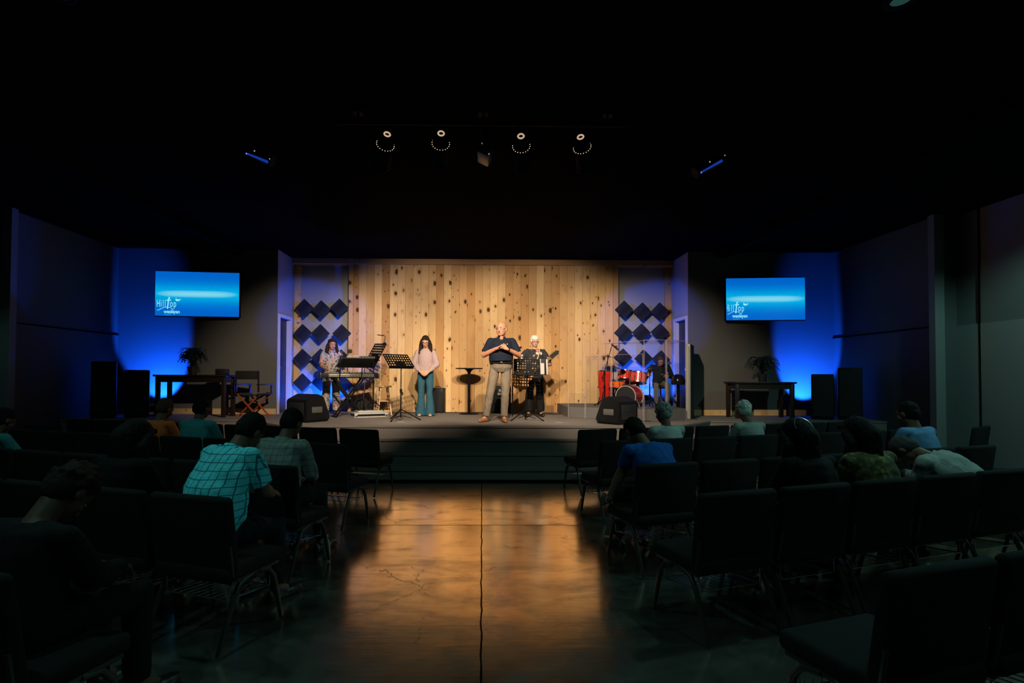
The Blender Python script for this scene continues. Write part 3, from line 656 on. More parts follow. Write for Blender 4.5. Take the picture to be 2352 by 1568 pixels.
def tripod(b, h, r=0.26, z=0.22, rr=0.009, rot=0.3, n=3):
    for k in range(n):
        a = rot + k * 2 * PI / n
        b.append(((0.012 * math.cos(a), 0.012 * math.sin(a), z), (r * math.cos(a), r * math.sin(a), rr)))
def music_stand(label, loc, rz, deskw, deskh, tilt, poleh, roll=0.0, cols=10, rws=6, solid=None, lamp_=False, mark=False, rot=0.3, legr=0.28):
    """desk holes are real; local -Y is the back of the desk, tilt from vertical"""
    t = thing('music_stand', label, 'music stand', loc, rz, 'music stands on the stage')
    MB().cyl((0, 0, 0.05), (0, 0, poleh * 0.55), 0.013).cyl((0, 0, poleh * 0.52), (0, 0, poleh), 0.009).lathe([(0.02, poleh * 0.5), (0.021, poleh * 0.57)], 14).build('pole', BLKMT, t)
    legs = []; tripod(legs, 0, legr, 0.20, 0.009, rot)
    for a, b in legs: MB().cyl(a, b, 0.010).cyl(V(b) * 0.55 + V((0, 0, 0.08)) * 0.45, (0, 0, 0.09), 0.006).ell(b, 0.016, None, 10, 8).build('leg', BLKMT, t)
    Rm = rotm(0, roll, 0) @ rotm(-tilt, 0, 0); c0 = V((0, 0, poleh))
    cw, ch = deskw / cols, deskh / rws
    b = MB()
    def put(x, z, w_, h_, dy=0, th=0.003): b.box(c0 + Rm @ V((x, dy, z + deskh * 0.42)), (w_, th, h_), Rm)
    hs = 0.52
    holes = set((i, j) for i in range(cols) for j in range(rws))
    if solid is None: solid = [(i, j) for i in range(2, cols - 2) for j in range(0, 2)]
    holes -= set(solid)
    for j in range(rws + 1): put(0, -deskh / 2 + j * ch, deskw, ch * (1 - hs))
    for j in range(rws):
        for i in range(cols + 1): put(-deskw / 2 + i * cw, -deskh / 2 + (j + 0.5) * ch, cw * (1 - hs), ch * hs + 0.001)
        for i in range(cols):
            if (i, j) not in holes: put(-deskw / 2 + (i + 0.5) * cw, -deskh / 2 + (j + 0.5) * ch, cw * hs + 0.002, ch * hs + 0.002)
    b.build('perforated_desk', BLKMT, t, smooth=False)
    b = MB(); 
    for (x, z, w_, h_) in ((0, -deskh / 2 - 0.004, deskw + 0.02, 0.02), (0, deskh / 2, deskw + 0.02, 0.012), (-deskw / 2, 0, 0.012, deskh), (deskw / 2, 0, 0.012, deskh)):
        b.box(c0 + Rm @ V((x, -0.004, z + deskh * 0.42)), (w_, 0.012, h_), Rm)
    b.box(c0 + Rm @ V((0, 0.025, -deskh / 2 - 0.008 + deskh * 0.42)), (deskw, 0.05, 0.006), Rm)
    b.box(c0 + Rm @ V((0, -0.02, deskh * 0.12)), (0.05, 0.03, 0.10), Rm)
    b.build('desk_rim', BLKMT, t)
    if mark:
        b = MB()
        for x, z, w_, h_ in ((-0.03, 0.03, 0.018, 0.012), (0, 0.03, 0.018, 0.012), (0.03, 0.03, 0.018, 0.012), (0, 0.018, 0.05, 0.005)): b.box(c0 + Rm @ V((x, -0.004, z)), (w_, 0.004, h_), Rm)
        b.ell(c0 + Rm @ V((-0.02, -0.006, 0.002)), (0.010, 0.002, 0.008), Rm).ell(c0 + Rm @ V((0.0, -0.006, 0.0)), (0.010, 0.002, 0.006), Rm).ell(c0 + Rm @ V((0.02, -0.006, 0.0)), (0.008, 0.002, 0.006), Rm)
        b.build('maker_mark', mat('grey_mark', (0.28, 0.28, 0.28), 0.5), t, smooth=False)
    if lamp_:
        tp = c0 + Rm @ V((deskw * 0.33, -0.01, deskh * 0.92))
        MB().box(tp, (0.05, 0.04, 0.07), Rm, 0.006).build('lamp_clip', BLKPL, t)
        nk = bez([tp + V((0, 0, 0.02)), tp + V((0.06, 0, 0.12)), tp + V((0.02, 0, 0.22)), tp + V((-0.07, 0, 0.18))], 12)
        MB().tube(nk, 0.005, 8).build('gooseneck', BLKPL, t)
        e = nk[-1]
        MB().box(e + V((-0.06, 0, 0.006)), (0.17, 0.05, 0.016), rotm(0, 8, 0), 0.005).build('lamp_head', BLKPL, t)
    return t
music_stand('black music stand with a clip-on reading lamp beside the keyboards', (kx(859, 10.55), 10.55, S + 0.125), R(-42), 0.38, 0.36, 30, 1.07, 3, 10, 6, lamp_=True, rot=0.5, legr=0.22)
music_stand('black music stand with its empty desk tipped back in front of the woman in jeans', (kx(922, 9.55), 9.55, S), R(36), 0.50, 0.34, 50, 1.02, 0, 10, 5, rot=-0.45, legr=0.36, solid=[(i, j) for i in range(3, 7) for j in range(0, 2)])
music_stand('upright black music stand with a perforated desk in front of the guitar player', (kx(1210, 9.62), 9.62, S), R(-2), 0.47, 0.29, 14, 0.88, 1, 10, 6, solid=[(i, j) for i in range(2, 8) for j in range(0, 2)] + [(0, j) for j in range(6)], mark=True, rot=-0.5, legr=0.34)
# clip folder on the third stand
t = thing('paper_folder', 'black folder with white sheets clipped at the right edge of the guitar player\'s music stand', 'folder', (kx(1250, 9.7), 9.72, 0))
zc = kz(842, 9.7)
MB().box((0, 0, zc), (0.155, 0.012, 0.31), rotm(0, -2, 0), 0.003).build('folder_cover', BLKPL, t)
MB().box((-0.03, -0.009, zc - 0.035), (0.075, 0.004, 0.21), rotm(0, -2, 0)).box((-0.065, -0.008, zc + 0.1), (0.014, 0.004, 0.10), rotm(0, -2, 0)).box((0.06, -0.009, zc), (0.030, 0.004, 0.29), rotm(0, -2, 0)).build('sheet', PAPER, t, smooth=False)
MB().box((-0.09, 0.01, zc - 0.04), (0.06, 0.012, 0.03)).build('clip', BLKMT, t)

def mic(b_root, tip, direction, name='microphone'):
    d = V(direction).normalized(); tip = V(tip)
    MB().cyl(tip, tip - d * 0.03, 0.024, 0.022, 14).ell(tip, (0.026, 0.026, 0.026), None, 14, 10).build('mic_head', mat('mic_mesh', (0.10, 0.10, 0.09), 0.4, metal=0.6, bump=0.8, scale=400), b_root)
    MB().cyl(tip - d * 0.03, tip - d * 0.17, 0.018, 0.012, 14).build('mic_body', BLKPL, b_root)
def mic_stand(label, loc, h, armto, micdir, rz=0, legr=0.30, rot=0.2, base='tripod'):
    t = thing('microphone_stand', label, 'microphone stand', loc, rz, 'microphone stands on the stage')
    MB().cyl((0, 0, 0.03), (0, 0, h * 0.6), 0.012).cyl((0, 0, h * 0.55), (0, 0, h), 0.008).lathe([(0.017, h * 0.56), (0.017, h * 0.62)], 12).build('pole', BLKMT, t)
    legs = []; tripod(legs, 0, legr, 0.16, 0.009, rot)
    for a, b in legs: MB().cyl(a, b, 0.008).ell(b, 0.014, None, 10, 8).build('leg', BLKMT, t)
    e = V(armto); top = V((0, 0, h)); d = (e - top).normalized()
    MB().cyl(top - d * 0.12, e, 0.007).cyl(top - V((0, 0.02, 0)), top + V((0, 0.02, 0)), 0.018).cyl(top - d * 0.16, top - d * 0.12, 0.014).build('boom_arm', BLKMT, t)
    md = V(micdir).normalized()
    mic(t, e + md * 0.15, md)
    return t
mic_stand('boom microphone stand with the microphone at the keyboard player\'s mouth', (kx(838, 10.75), 10.75, S), 1.02, (kx(792, 10.5) - kx(838, 10.75) + 0.02, -0.12, kz(816, 10.5) - S - 0.03), (-0.75, 0.2, 0.55), 0, 0.26, 0.9)
mic_stand('straight microphone stand between the standing man and the guitar player', (kx(1178, 10.45), 10.45, S), 1.40, (0.10, 0.05, 1.40), (0.5, 0.8, 0.15), 0, 0.28, 0.2)
mic_stand('drum overhead boom microphone leaning over the cymbals', (kx(1392, 10.6), 10.7, Z0), 0.72, (kx(1409, 10.7) - kx(1392, 10.6), 0.05, kz(790, 10.7) - Z0), (0.75, 0.1, -0.6), 0, 0.22, 0.4)

# wooden stool
t = thing('wooden_stool', 'pale round-seated wooden stool between the keyboards and the pine wall', 'stool', (kx(883, 10.95), 10.95, S), R(20))
SH = 0.62
MB().lathe([(0.0, SH - 0.035), (0.155, SH - 0.035), (0.168, SH - 0.025), (0.168, SH - 0.008), (0.155, SH), (0.0, SH)], 32).build('seat', STOOLW, t)
lg = []
for k in range(4):
    a = PI / 4 + k * PI / 2; p0 = V((0.105 * math.cos(a), 0.105 * math.sin(a), SH - 0.035)); p1 = V((0.20 * math.cos(a), 0.20 * math.sin(a), 0.0)); lg.append((p0, p1))
    MB().cyl(p1, p0, 0.015, 0.018, 14).build('leg', STOOLW, t)
for k in range(4):
    for f in ((0.42, 0.78) if k % 2 else (0.50, 0.86)):
        a = lg[k][0].lerp(lg[k][1], f); b = lg[(k + 1) % 4][0].lerp(lg[(k + 1) % 4][1], f)
        MB().cyl(a, b, 0.009).build('rung', STOOLW, t)

# pedal case beside the keyboards
t = thing('flight_case', 'shallow grey flight case with black side slots under the lamp stand', 'case', (kx(848, 10.45), 10.48, S), R(27))
b = MB(); W_, D_, H_ = 0.66, 0.46, 0.085
b.box((0, 0, H_), (W_, D_, 0.012), None, 0.003)
for x in (-1, 1):
    for y in (-1, 1): b.box((x * (W_ / 2 - 0.025), y * (D_ / 2 - 0.025), H_ / 2), (0.06, 0.06, H_), None, 0.004)
b.box((0, -D_ / 2, H_ - 0.008), (W_, 0.018, 0.028)).box((0, D_ / 2, H_ - 0.008), (W_, 0.018, 0.028)).box((-W_ / 2, 0, H_ - 0.008), (0.018, D_, 0.028)).box((W_ / 2, 0, H_ - 0.008), (0.018, D_, 0.028))
b.box((0, -D_ / 2, 0.010), (W_, 0.018, 0.02)).box((W_ / 2, 0, 0.010), (0.018, D_, 0.02)).box((-W_ / 2, 0, 0.01), (0.018, D_, 0.02)).box((0, D_ / 2, 0.01), (W_, 0.018, 0.02))
b.build('case_frame', CASEGREY, t)
MB().box((0, 0, 0.045), (W_ - 0.03, D_ - 0.03, 0.06)).build('slot_lining', BLKPL, t, smooth=False)
for x in (-1, 1):
    MB().box((x * (W_ / 2 - 0.03), -D_ / 2 - 0.01, 0.03), (0.05, 0.008, 0.04), None, 0.003).build('corner_latch', CHROME, t)
t = thing('effects_board', 'thin pale grey box lying on top of the flight case', 'box', (kx(848, 10.5), 10.52, S + 0.0915), R(27))
MB().box((0, 0, 0.016), (0.50, 0.36, 0.030), None, 0.005).build('box_body', CASEGREY, t)
k = MB()
for i in range(5): k.box((-0.18 + i * 0.09, -0.12, 0.034), (0.035, 0.05, 0.008), None, 0.002)
k.build('switches', CHROME, t)

# keyboards
KC = V((kx(802, 10.45), 10.45, S)); KR = R(30)
t = thing('keyboard_stand', 'black double X keyboard stand holding two keyboards', 'keyboard stand', KC, KR)
for y in (-0.10, 0.10):
    for s in (-1, 1): MB().box((0, y + s * 0.014, 0.37), (0.035, 0.022, 0.98), rotm(0, s * 36, 0), 0.003).build('cross_leg', BLKMT, t)
MB().cyl((0, -0.13, 0.37), (0, 0.13, 0.37), 0.018).build('pivot_bolt', CHROME, t)
for s in (-1, 1):
    MB().cyl((s * 0.29, -0.20, 0.012), (s * 0.29, 0.20, 0.012), 0.015).build('floor_bar', BLKMT, t)
    MB().box((s * 0.29, 0, 0.765), (0.04, 0.36, 0.025)).build('lower_arm', BLKMT, t)
    MB().tube([(s * 0.22, -0.16, 0.76), (s * 0.22, -0.20, 1.02), (s * 0.22, -0.12, 1.06), (s * 0.22, 0.16, 1.00)], 0.012).build('upper_arm', BLKMT, t)
def keyboard(label, L, D, H, z, y, tilt, n_white, detail, xo=0.0):
    t = thing('electronic_keyboard', label, 'keyboard', KC + Matrix.Rotation(KR, 3, 'Z') @ V((xo, y, z)), KR, 'keyboards on the stand')
    Rm = rotm(tilt, 0, 0)                     # local +Y is the player side
    def B(c, s_, bev=0.0): return (Rm @ V(c), s_, Rm, bev)
    MB().box(*B((0, 0, H / 2), (L, D, H), 0.012)).build('keyboard_body', BLKPL, t)
    for s in (-1, 1): MB().box(*B((s * (L / 2 + 0.012), 0, H / 2), (0.028, D + 0.01, H + 0.014), 0.008)).build('end_cheek', mat('charcoal_plastic', (0.03, 0.03, 0.032), 0.4), t)
    b = MB()
    ww = (L - 0.16) / n_white
    for i in range(n_white): b.box(*B((-(L - 0.16) / 2 + 0.05 + (i + 0.5) * ww - 0.02, D * 0.27, H + 0.006), (ww * 0.93, D * 0.42, 0.014)))
    b.build('white_keys', PAPER, t, smooth=False)
    b = MB()
    for i in range(n_white - 1):
        if i % 7 in (0, 1, 3, 4, 5): b.box(*B((-(L - 0.16) / 2 + 0.05 + (i + 1) * ww - 0.02, D * 0.19, H + 0.016), (ww * 0.5, D * 0.27, 0.016)))
    b.build('black_keys', BLKPL, t, smooth=False)
    MB().box(*B((0, -D * 0.22, H + 0.004), (L * 0.9, D * 0.36, 0.01), 0.003)).build('control_panel', mat('panel_grey', (0.05, 0.052, 0.05), 0.4), t)
    b = MB(); random.seed(3)
    for i in range(18): b.box(*B((-L * 0.4 + i * L * 0.8 / 17, -D * 0.24 + (i % 3) * 0.02, H + 0.013), (0.018, 0.010, 0.01)))
    b.build('buttons', mat('pale_buttons', (0.40, 0.40, 0.36), 0.5), t, smooth=False)
    if detail:                                 # rear panel strip with pale sockets and print
        MB().box(*B((0.02, -D / 2 - 0.003, H * 0.55), (L * 0.80, 0.008, H * 0.62), 0.002)).build('rear_panel', mat('rear_panel_grey', (0.09, 0.088, 0.075), 0.5), t)
        b = MB()
        b.box(*B((-L * 0.30, -D / 2 - 0.009, H * 0.66), (L * 0.13, 0.004, 0.014))).box(*B((-L * 0.12, -D / 2 - 0.009, H * 0.72), (L * 0.19, 0.004, 0.016))).box(*B((-L * 0.20, -D / 2 - 0.009, H * 0.36), (L * 0.36, 0.004, 0.006)))
        b.build('pale_print', mat('pale_print', (0.50, 0.48, 0.38), 0.6), t, smooth=False)
        b = MB()
        for i in range(7): b.cyl(Rm @ V((L * 0.04 + i * 0.06, -D / 2, H * 0.5)), Rm @ V((L * 0.04 + i * 0.06, -D / 2 - 0.016, H * 0.5)), 0.010)
        b.build('jack_sockets', CHROME, t)
    return t
keyboard('long lower keyboard on the double X stand under the player\'s hands', 1.14, 0.32, 0.10, 0.778, 0.0, 0, 40, True)
keyboard('shorter upper keyboard tilted towards the player above the lower one', 0.72, 0.32, 0.075, 1.075, -0.10, -34, 28, True, 0.17)
t = thing('cable_coil', 'loose dark cables hanging under the keyboards', 'cable', KC, KR)
random.seed(5)
for k in range(4):
    x = 0.1 + 0.13 * k
    MB().tube(bez([(x, -0.16, 0.80), (x + 0.16, -0.28, 0.55), (x - 0.25, -0.30, 0.30), (x + 0.22, -0.2, 0.20), (x + 0.05, -0.24, 0.01)], 22), 0.0045, 6).build('cable', mat('dark_red_cable', (0.05, 0.012, 0.012), 0.5) if k % 2 else BLKPL, t)

# cables and tape marks on the stage
CBL = [('black cable lying along the foot of the pine wall left of the bar table', [(-1.3, 11.5), (-0.9, 11.75), (-0.4, 11.55), (0.0, 11.7), (0.3, 11.6)]),
       ('black cable looping on the stage right of the guitar player', [(1.0, 11.2), (1.4, 11.6), (1.7, 11.2), (1.3, 11.0), (1.8, 11.35)]),
       ('black cable running from the monitor wedge to the drum riser', [(2.6, 9.2), (2.9, 9.25), (2.75, 9.6), (3.1, 9.42)])]
for lb, pts in CBL:
    tag(MB().tube(bez([(x, y, S + 0.008) for x, y in pts], 26), 0.007, 6).build('floor_cable', BLKPL), lb, 'cable', 'cables on the stage floor')
for px, lb in ((922, 'white tape mark on the stage floor under the empty music stand'), (1284, 'white tape mark on the stage floor right of the guitar player')):
    tag(MB().box((kx(px, 9.2), 9.2, S + 0.0015), (0.12, 0.035, 0.002)).build('floor_tape', PAPER, smooth=False), lb, 'tape', 'tape marks on the stage floor')

# ------------------------------------------------------------------ drum corner
RH = 0.21
b = MB(); b.prism([(1.74, 10.42), (3.28, 9.52), (3.93, 9.86), (4.05, 11.9), (1.74, 11.9)], S + 0.001, S + RH)
tag(b.build('drum_riser', CARPET, smooth=False), 'low grey carpeted drum riser at the right end of the stage', 'platform')
# clear shield panels
pts = [V((kx(1306, 10.3), 10.33)), V((kx(1345, 10.15), 10.12)), V((kx(1405, 9.8), 9.78)), V((kx(1479, 9.38), 9.36)), V((kx(1530, 9.5), 9.44)), V((kx(1577, 9.75), 9.70))]
hts = [0.50, 1.24, 1.24, 1.50, 1.50]
PN = ['short clear panel at the left end of the drum shield', 'clear drum shield panel beside the short one at the left', 'middle clear drum shield panel behind the monitor wedge', 'tall clear drum shield panel in front of the drummer\'s stands', 'tall clear drum shield panel at the right end, before the drummer']
for i, lb in enumerate(PN):
    a, c = pts[i], pts[i + 1]; d = (c - a).normalized(); a2 = a + d * 0.012; c2 = c - d * 0.012; m = (a2 + c2) / 2; L = (c2 - a2).length
    t = thing('drum_shield', lb, 'drum shield panel', (m.x, m.y, S), math.atan2(d.y, d.x), 'clear drum shield panels')
    MB().box((0, 0, hts[i] / 2), (L, 0.010, hts[i])).build('acrylic_sheet', ACRYL, t, smooth=False)
    for s in (-1, 1): MB().box((s * L / 2, 0, hts[i] / 2), (0.010, 0.014, hts[i])).build('panel_edge', ACREDGE, t, smooth=False)
    MB().box((0, 0, hts[i]), (L, 0.014, 0.006)).build('top_edge', ACREDGE, t, smooth=False)
lid = thing('clear_cover', 'clear lid sheet lying on top of the tall drum shield panels', 'shield', (0, 0, S + 1.506))
b = MB(); b.prism([(2.45, 10.6), (3.25, 9.42), (3.86, 9.74), (3.95, 10.6)], 0, 0.008); b.build('acrylic_sheet', ACRYL, lid, smooth=False)
b = MB(); b.tube([(2.45, 10.6, 0.004), (3.25, 9.42, 0.004), (3.86, 9.74, 0.004), (3.95, 10.6, 0.004)], 0.005, 6, True); b.build('lid_edge', ACREDGE, lid)
# tall sound baffle at the right end
t = thing('sound_baffle', 'tall padded sound baffle standing on edge right of the drum shield', 'sound baffle', (kx(1584, 9.95), 9.95, S), R(-27))
MB().box((0, 0.36, 0.74), (0.09, 0.72, 1.46), None, 0.008).build('baffle_board', BAFFLED, t)
MB().box((-0.01, -0.008, 0.735), (0.085, 0.012, 1.46), None, 0.004).build('front_edge', BAFFLE, t)
MB().box((0, 0.1, 0.006), (0.30, 0.06, 0.012)).build('foot', BLKMT, t); MB().box((0, 0.6, 0.006), (0.30, 0.06, 0.012)).build('foot', BLKMT, t)
Z0 = S + RH
def drum(b, c, r, h, tilt=None, n=32):
    M = Matrix.Translation(V(c)) @ (tilt.to_4x4() if tilt is not None else Matrix.Identity(4))
    b.lathe([(r, 0), (r, h)], n, M); return M
def make_drum(name, label, cat, loc, r, h, mm, tilt=(0, 0, 0), lugs=8, legs=None, group='drums on the riser', head=DRUMHEAD, prof=None):
    t = thing(name, label, cat, loc, 0, group)
    M = Euler([R(a) for a in tilt]).to_matrix().to_4x4()
    MB().lathe(prof or [(r, 0.01), (r, h - 0.01)], 40, M).build('shell', mm, t)
    rr = prof[0][0] if prof else r; rt = prof[-1][0] if prof else r
    MB().lathe([(rr + 0.002, 0), (rr + 0.008, 0.002), (rr + 0.008, 0.022), (rr + 0.001, 0.024)], 40, M).build('hoop', CHROME, t)
    MB().lathe([(rt + 0.001, h - 0.024), (rt + 0.008, h - 0.022), (rt + 0.008, h + 0.004), (rt - 0.004, h + 0.004)], 40, M).build('hoop', CHROME, t)
    MB().lathe([(0, h - 0.002), (rt - 0.003, h - 0.002), (rt - 0.003, h + 0.002), (0, h + 0.002)], 40, M).build('drum_head', head, t)
    b = MB()
    for k in range(lugs):
        a = k * 2 * PI / lugs
        b.cyl(M @ V(((rr + 0.009) * math.cos(a), (rr + 0.009) * math.sin(a), 0.015)), M @ V(((rt + 0.009) * math.cos(a), (rt + 0.009) * math.sin(a), h - 0.015)), 0.004, None, 6)
        b.box(M @ V(((r + 0.008) * math.cos(a), (r + 0.008) * math.sin(a), h / 2)), (0.018, 0.018, 0.04))
    b.build('tension_rods', CHROME, t)
    for l in (legs or []): MB().cyl(l[0], l[1], 0.008).ell(l[1], 0.013, None, 8, 6).build('leg', BLKMT, t)
    return t
# conga
cp = V((kx(1391, 10.95), 10.95, Z0 + 0.03))
make_drum('conga_drum', 'tall red conga drum at the left end of the drum riser', 'drum', cp, 0.15, 0.72, REDDRUM, lugs=6, prof=[(0.095, 0.02), (0.115, 0.15), (0.145, 0.38), (0.155, 0.52), (0.145, 0.70)], legs=[((0.12, 0, 0.3), (0.2, 0.0, -0.02)), ((-0.06, -0.1, 0.3), (-0.12, -0.17, -0.02)), ((-0.06, 0.1, 0.3), (-0.12, 0.17, -0.02))])
# bass drum (axis towards the audience, turned)
t = thing('bass_drum', 'red bass drum lying on its side at the front of the drum riser', 'drum', (kx(1448, 10.5), 10.5, Z0 + 0.215), R(-40), 'drums on the riser')
MY = Matrix.Rotation(R(90), 4, 'X')
r = 0.205
MB().lathe([(r, -0.20), (r, 0.20)], 48, MY).build('shell', REDDRUM, t)
for z in (-0.205, 0.185): MB().lathe([(r + 0.001, z), (r + 0.014, z), (r + 0.014, z + 0.022), (r + 0.001, z + 0.022)], 48, MY).build('hoop', mat('pale_hoop', (0.55, 0.45, 0.42), 0.3, coat=0.5), t)
MB().lathe([(0, 0.20), (r, 0.20), (r, 0.203), (0, 0.203)], 48, MY).build('drum_head', DRUMHEAD, t)
b = MB()
for k in range(10):
    a = k * PI / 5; b.cyl(MY @ V(((r + 0.012) * math.cos(a), (r + 0.012) * math.sin(a), -0.19)), MY @ V(((r + 0.012) * math.cos(a), (r + 0.012) * math.sin(a), 0.19)), 0.004, None, 6)
b.build('tension_rods', CHROME, t)
for s in (-1, 1): MB().cyl((s * 0.2, -0.12, -0.05), (s * 0.30, -0.17, -0.24), 0.009).build('leg', CHROME, t)
MB().box((0, -0.02, r + 0.02), (0.30, 0.05, 0.035), None, 0.01).cyl((0, 0, r), (0, 0, r + 0.16), 0.012).build('tom_mount', CHROME, t)
make_drum('snare_drum', 'orange-red snare drum on a stand left of the bass drum', 'drum', (kx(1419, 10.75), 10.75, Z0 + 0.38), 0.165, 0.16, ORDRUM, legs=[((0, 0, 0), (0.2, 0.05, -0.37)), ((0, 0, 0), (-0.14, -0.18, -0.37)), ((0, 0, 0), (-0.1, 0.2, -0.37))], head=mat('coated_head', (0.55, 0.5, 0.48), 0.6))
make_drum('rack_tom', 'red rack tom with a dark head over the middle of the kit', 'drum', (kx(1437, 11.0), 11.0, Z0 + 0.54), 0.15, 0.20, REDDRUM, (-14, 8, 0), legs=[((0, 0, 0.02), (0.14, -0.3, -0.31))])
make_drum('rack_tom', 'larger pinkish red rack tom nearest the drummer', 'drum', (kx(1468, 10.7), 10.72, Z0 + 0.48), 0.165, 0.22, mat('bright_red_lacquer', (0.75, 0.06, 0.045), 0.25, coat=0.8), (-10, 8, 0), legs=[((0, 0, 0.02), (-0.1, 0.0, -0.28))])
make_drum('floor_tom', 'dark red floor tom behind the bass drum', 'drum', (kx(1450, 11.3), 11.35, Z0 + 0.20), 0.20, 0.38, mat('dark_red_lacquer', (0.22, 0.012, 0.01), 0.25, coat=0.7), legs=[((0.2, 0, 0.1), (0.215, 0.0, -0.20)), ((-0.1, -0.18, 0.1), (-0.11, -0.19, -0.20)), ((-0.1, 0.18, 0.1), (-0.11, 0.19, -0.20))])
def cymbal(label, loc, h, r, tilt, mm=BRASS, group='cymbals around the kit', double=False):
    t = thing('cymbal_stand', label, 'cymbal', loc, 0, group)
    MB().cyl((0, 0, 0.02), (0, 0, h * 0.6), 0.012).cyl((0, 0, h * 0.55), (0, 0, h + 0.03), 0.007).build('pole', BLKMT, t)
    legs = []; tripod(legs, 0, 0.22, 0.25, 0.01, 0.5)
    for a, c in legs: MB().cyl(a, c, 0.008).build('leg', BLKMT, t)
    M = Matrix.Translation((0, 0, h)) @ Euler([R(a) for a in tilt]).to_matrix().to_4x4()
    MB().lathe([(0.012, 0.022), (0.03, 0.018), (0.045, 0.004), (r, -0.012), (r, -0.0145), (0.045, 0.001), (0.012, 0.016)], 44, M).build('cymbal', mm, t)
    if double: MB().lathe([(0.012, -0.05), (0.03, -0.045), (0.045, -0.035), (r, -0.024), (r, -0.026), (0.045, -0.040), (0.012, -0.058)], 44, M).build('cymbal', mm, t)
    MB().cyl(M @ V((0, 0, 0.02)), M @ V((0, 0, 0.045)), 0.012).build('wing_nut', CHROME, t)
    return t
cymbal('high splash cymbal at the left end of the drum kit', (kx(1397, 11.1), 11.1, Z0), kz(817, 11.1) - Z0, 0.15, (6, 4, 0))
cymbal('wide dark crash cymbal sloping down over the conga', (kx(1409, 10.9), 10.85, Z0), kz(841, 10.85) - Z0, 0.25, (4, 12, 0), mat('dark_bronze', (0.08, 0.04, 0.025), 0.35, metal=0.9))
cymbal('dark ride cymbal flat over the red toms', (kx(1452, 11.2), 11.2, Z0), kz(852, 11.2) - Z0, 0.24, (-8, -4, 0), mat('dark_bronze', (0.08, 0.04, 0.025), 0.35, metal=0.9))
cymbal('hi-hat pair on a chrome stand in front of the drummer', (kx(1494, 10.35), 10.35, Z0), kz(843, 10.35) - Z0, 0.09, (0, 0, 0), mat('silver_cymbal', (0.4, 0.38, 0.36), 0.3, metal=1.0), double=True)
t = thing('padded_stool', 'tall black stool with a domed padded seat right of the drummer', 'stool', (kx(1560, 10.45), 10.45, S), 0)
hh = kz(881, 10.45) - S
MB().lathe([(0.0, hh - 0.01), (0.125, hh - 0.01), (0.135, hh + 0.01), (0.14, hh + 0.07), (0.115, hh + 0.16), (0.06, hh + 0.20), (0.0, hh + 0.21)], 32).build('seat_pad', mat('glossy_vinyl', (0.012, 0.012, 0.02), 0.2), t)
MB().cyl((0, 0, 0.10), (0, 0, hh), 0.028).build('column', BLKMT, t)
for k in range(4):
    a = PI / 4 + k * PI / 2; MB().cyl((0.02 * math.cos(a), 0.02 * math.sin(a), 0.18), (0.20 * math.cos(a), 0.20 * math.sin(a), 0.01), 0.014).build('leg', BLKMT, t)
t = thing('drum_throne', 'low round drum seat under the drummer', 'stool', (kx(1519, 11.25), 11.25, Z0))
MB().lathe([(0.0, 0.36), (0.15, 0.36), (0.165, 0.38), (0.165, 0.43), (0.15, 0.445), (0.0, 0.45)], 32).build('seat_pad', mat('glossy_vinyl'), t)
MB().cyl((0, 0, 0.08), (0, 0, 0.36), 0.02).build('column', CHROME, t)
for k in range(3):
    a = 0.4 + k * 2 * PI / 3; MB().cyl((0, 0, 0.2), (0.22 * math.cos(a), 0.22 * math.sin(a), 0.01), 0.011).build('leg', CHROME, t)

# ------------------------------------------------------------------ side tables, plants, director's chair
def side_table(label, x0, x1, y, h, d=0.5):
    t = thing('side_table', label, 'table', ((x0 + x1) / 2, y, S), 0, 'dark side tables beside the stage')
    W = x1 - x0
    MB().box((0, 0, h - 0.0175), (W, d, 0.035), None, 0.006).build('table_top', DKWOOD, t)
    MB().box((0, -d / 2 + 0.05, h - 0.09), (W - 0.16, 0.02, 0.11)).box((0, d / 2 - 0.05, h - 0.09), (W - 0.16, 0.02, 0.11)).box((-W / 2 + 0.09, 0, h - 0.09), (0.02, d - 0.14, 0.11)).box((W / 2 - 0.09, 0, h - 0.09), (0.02, d - 0.14, 0.11)).build('apron', DKWOOD, t)
    for sx in (-1, 1):
        for sy in (-1, 1): MB().box((sx * (W / 2 - 0.07), sy * (d / 2 - 0.06), (h - 0.035) / 2), (0.07, 0.07, h - 0.035), None, 0.005).build('leg', DKWOOD, t)
    return t
side_table('dark wooden table left of the stage beside the speakers', kx(368, 10.25), kx(532, 10.25), 10.35, kz(863, 10.1) - S)
side_table('dark wooden table right of the stage under the fern', kx(1684, 10.3), kx(1826, 10.3), 10.4, kz(875, 10.15) - S)
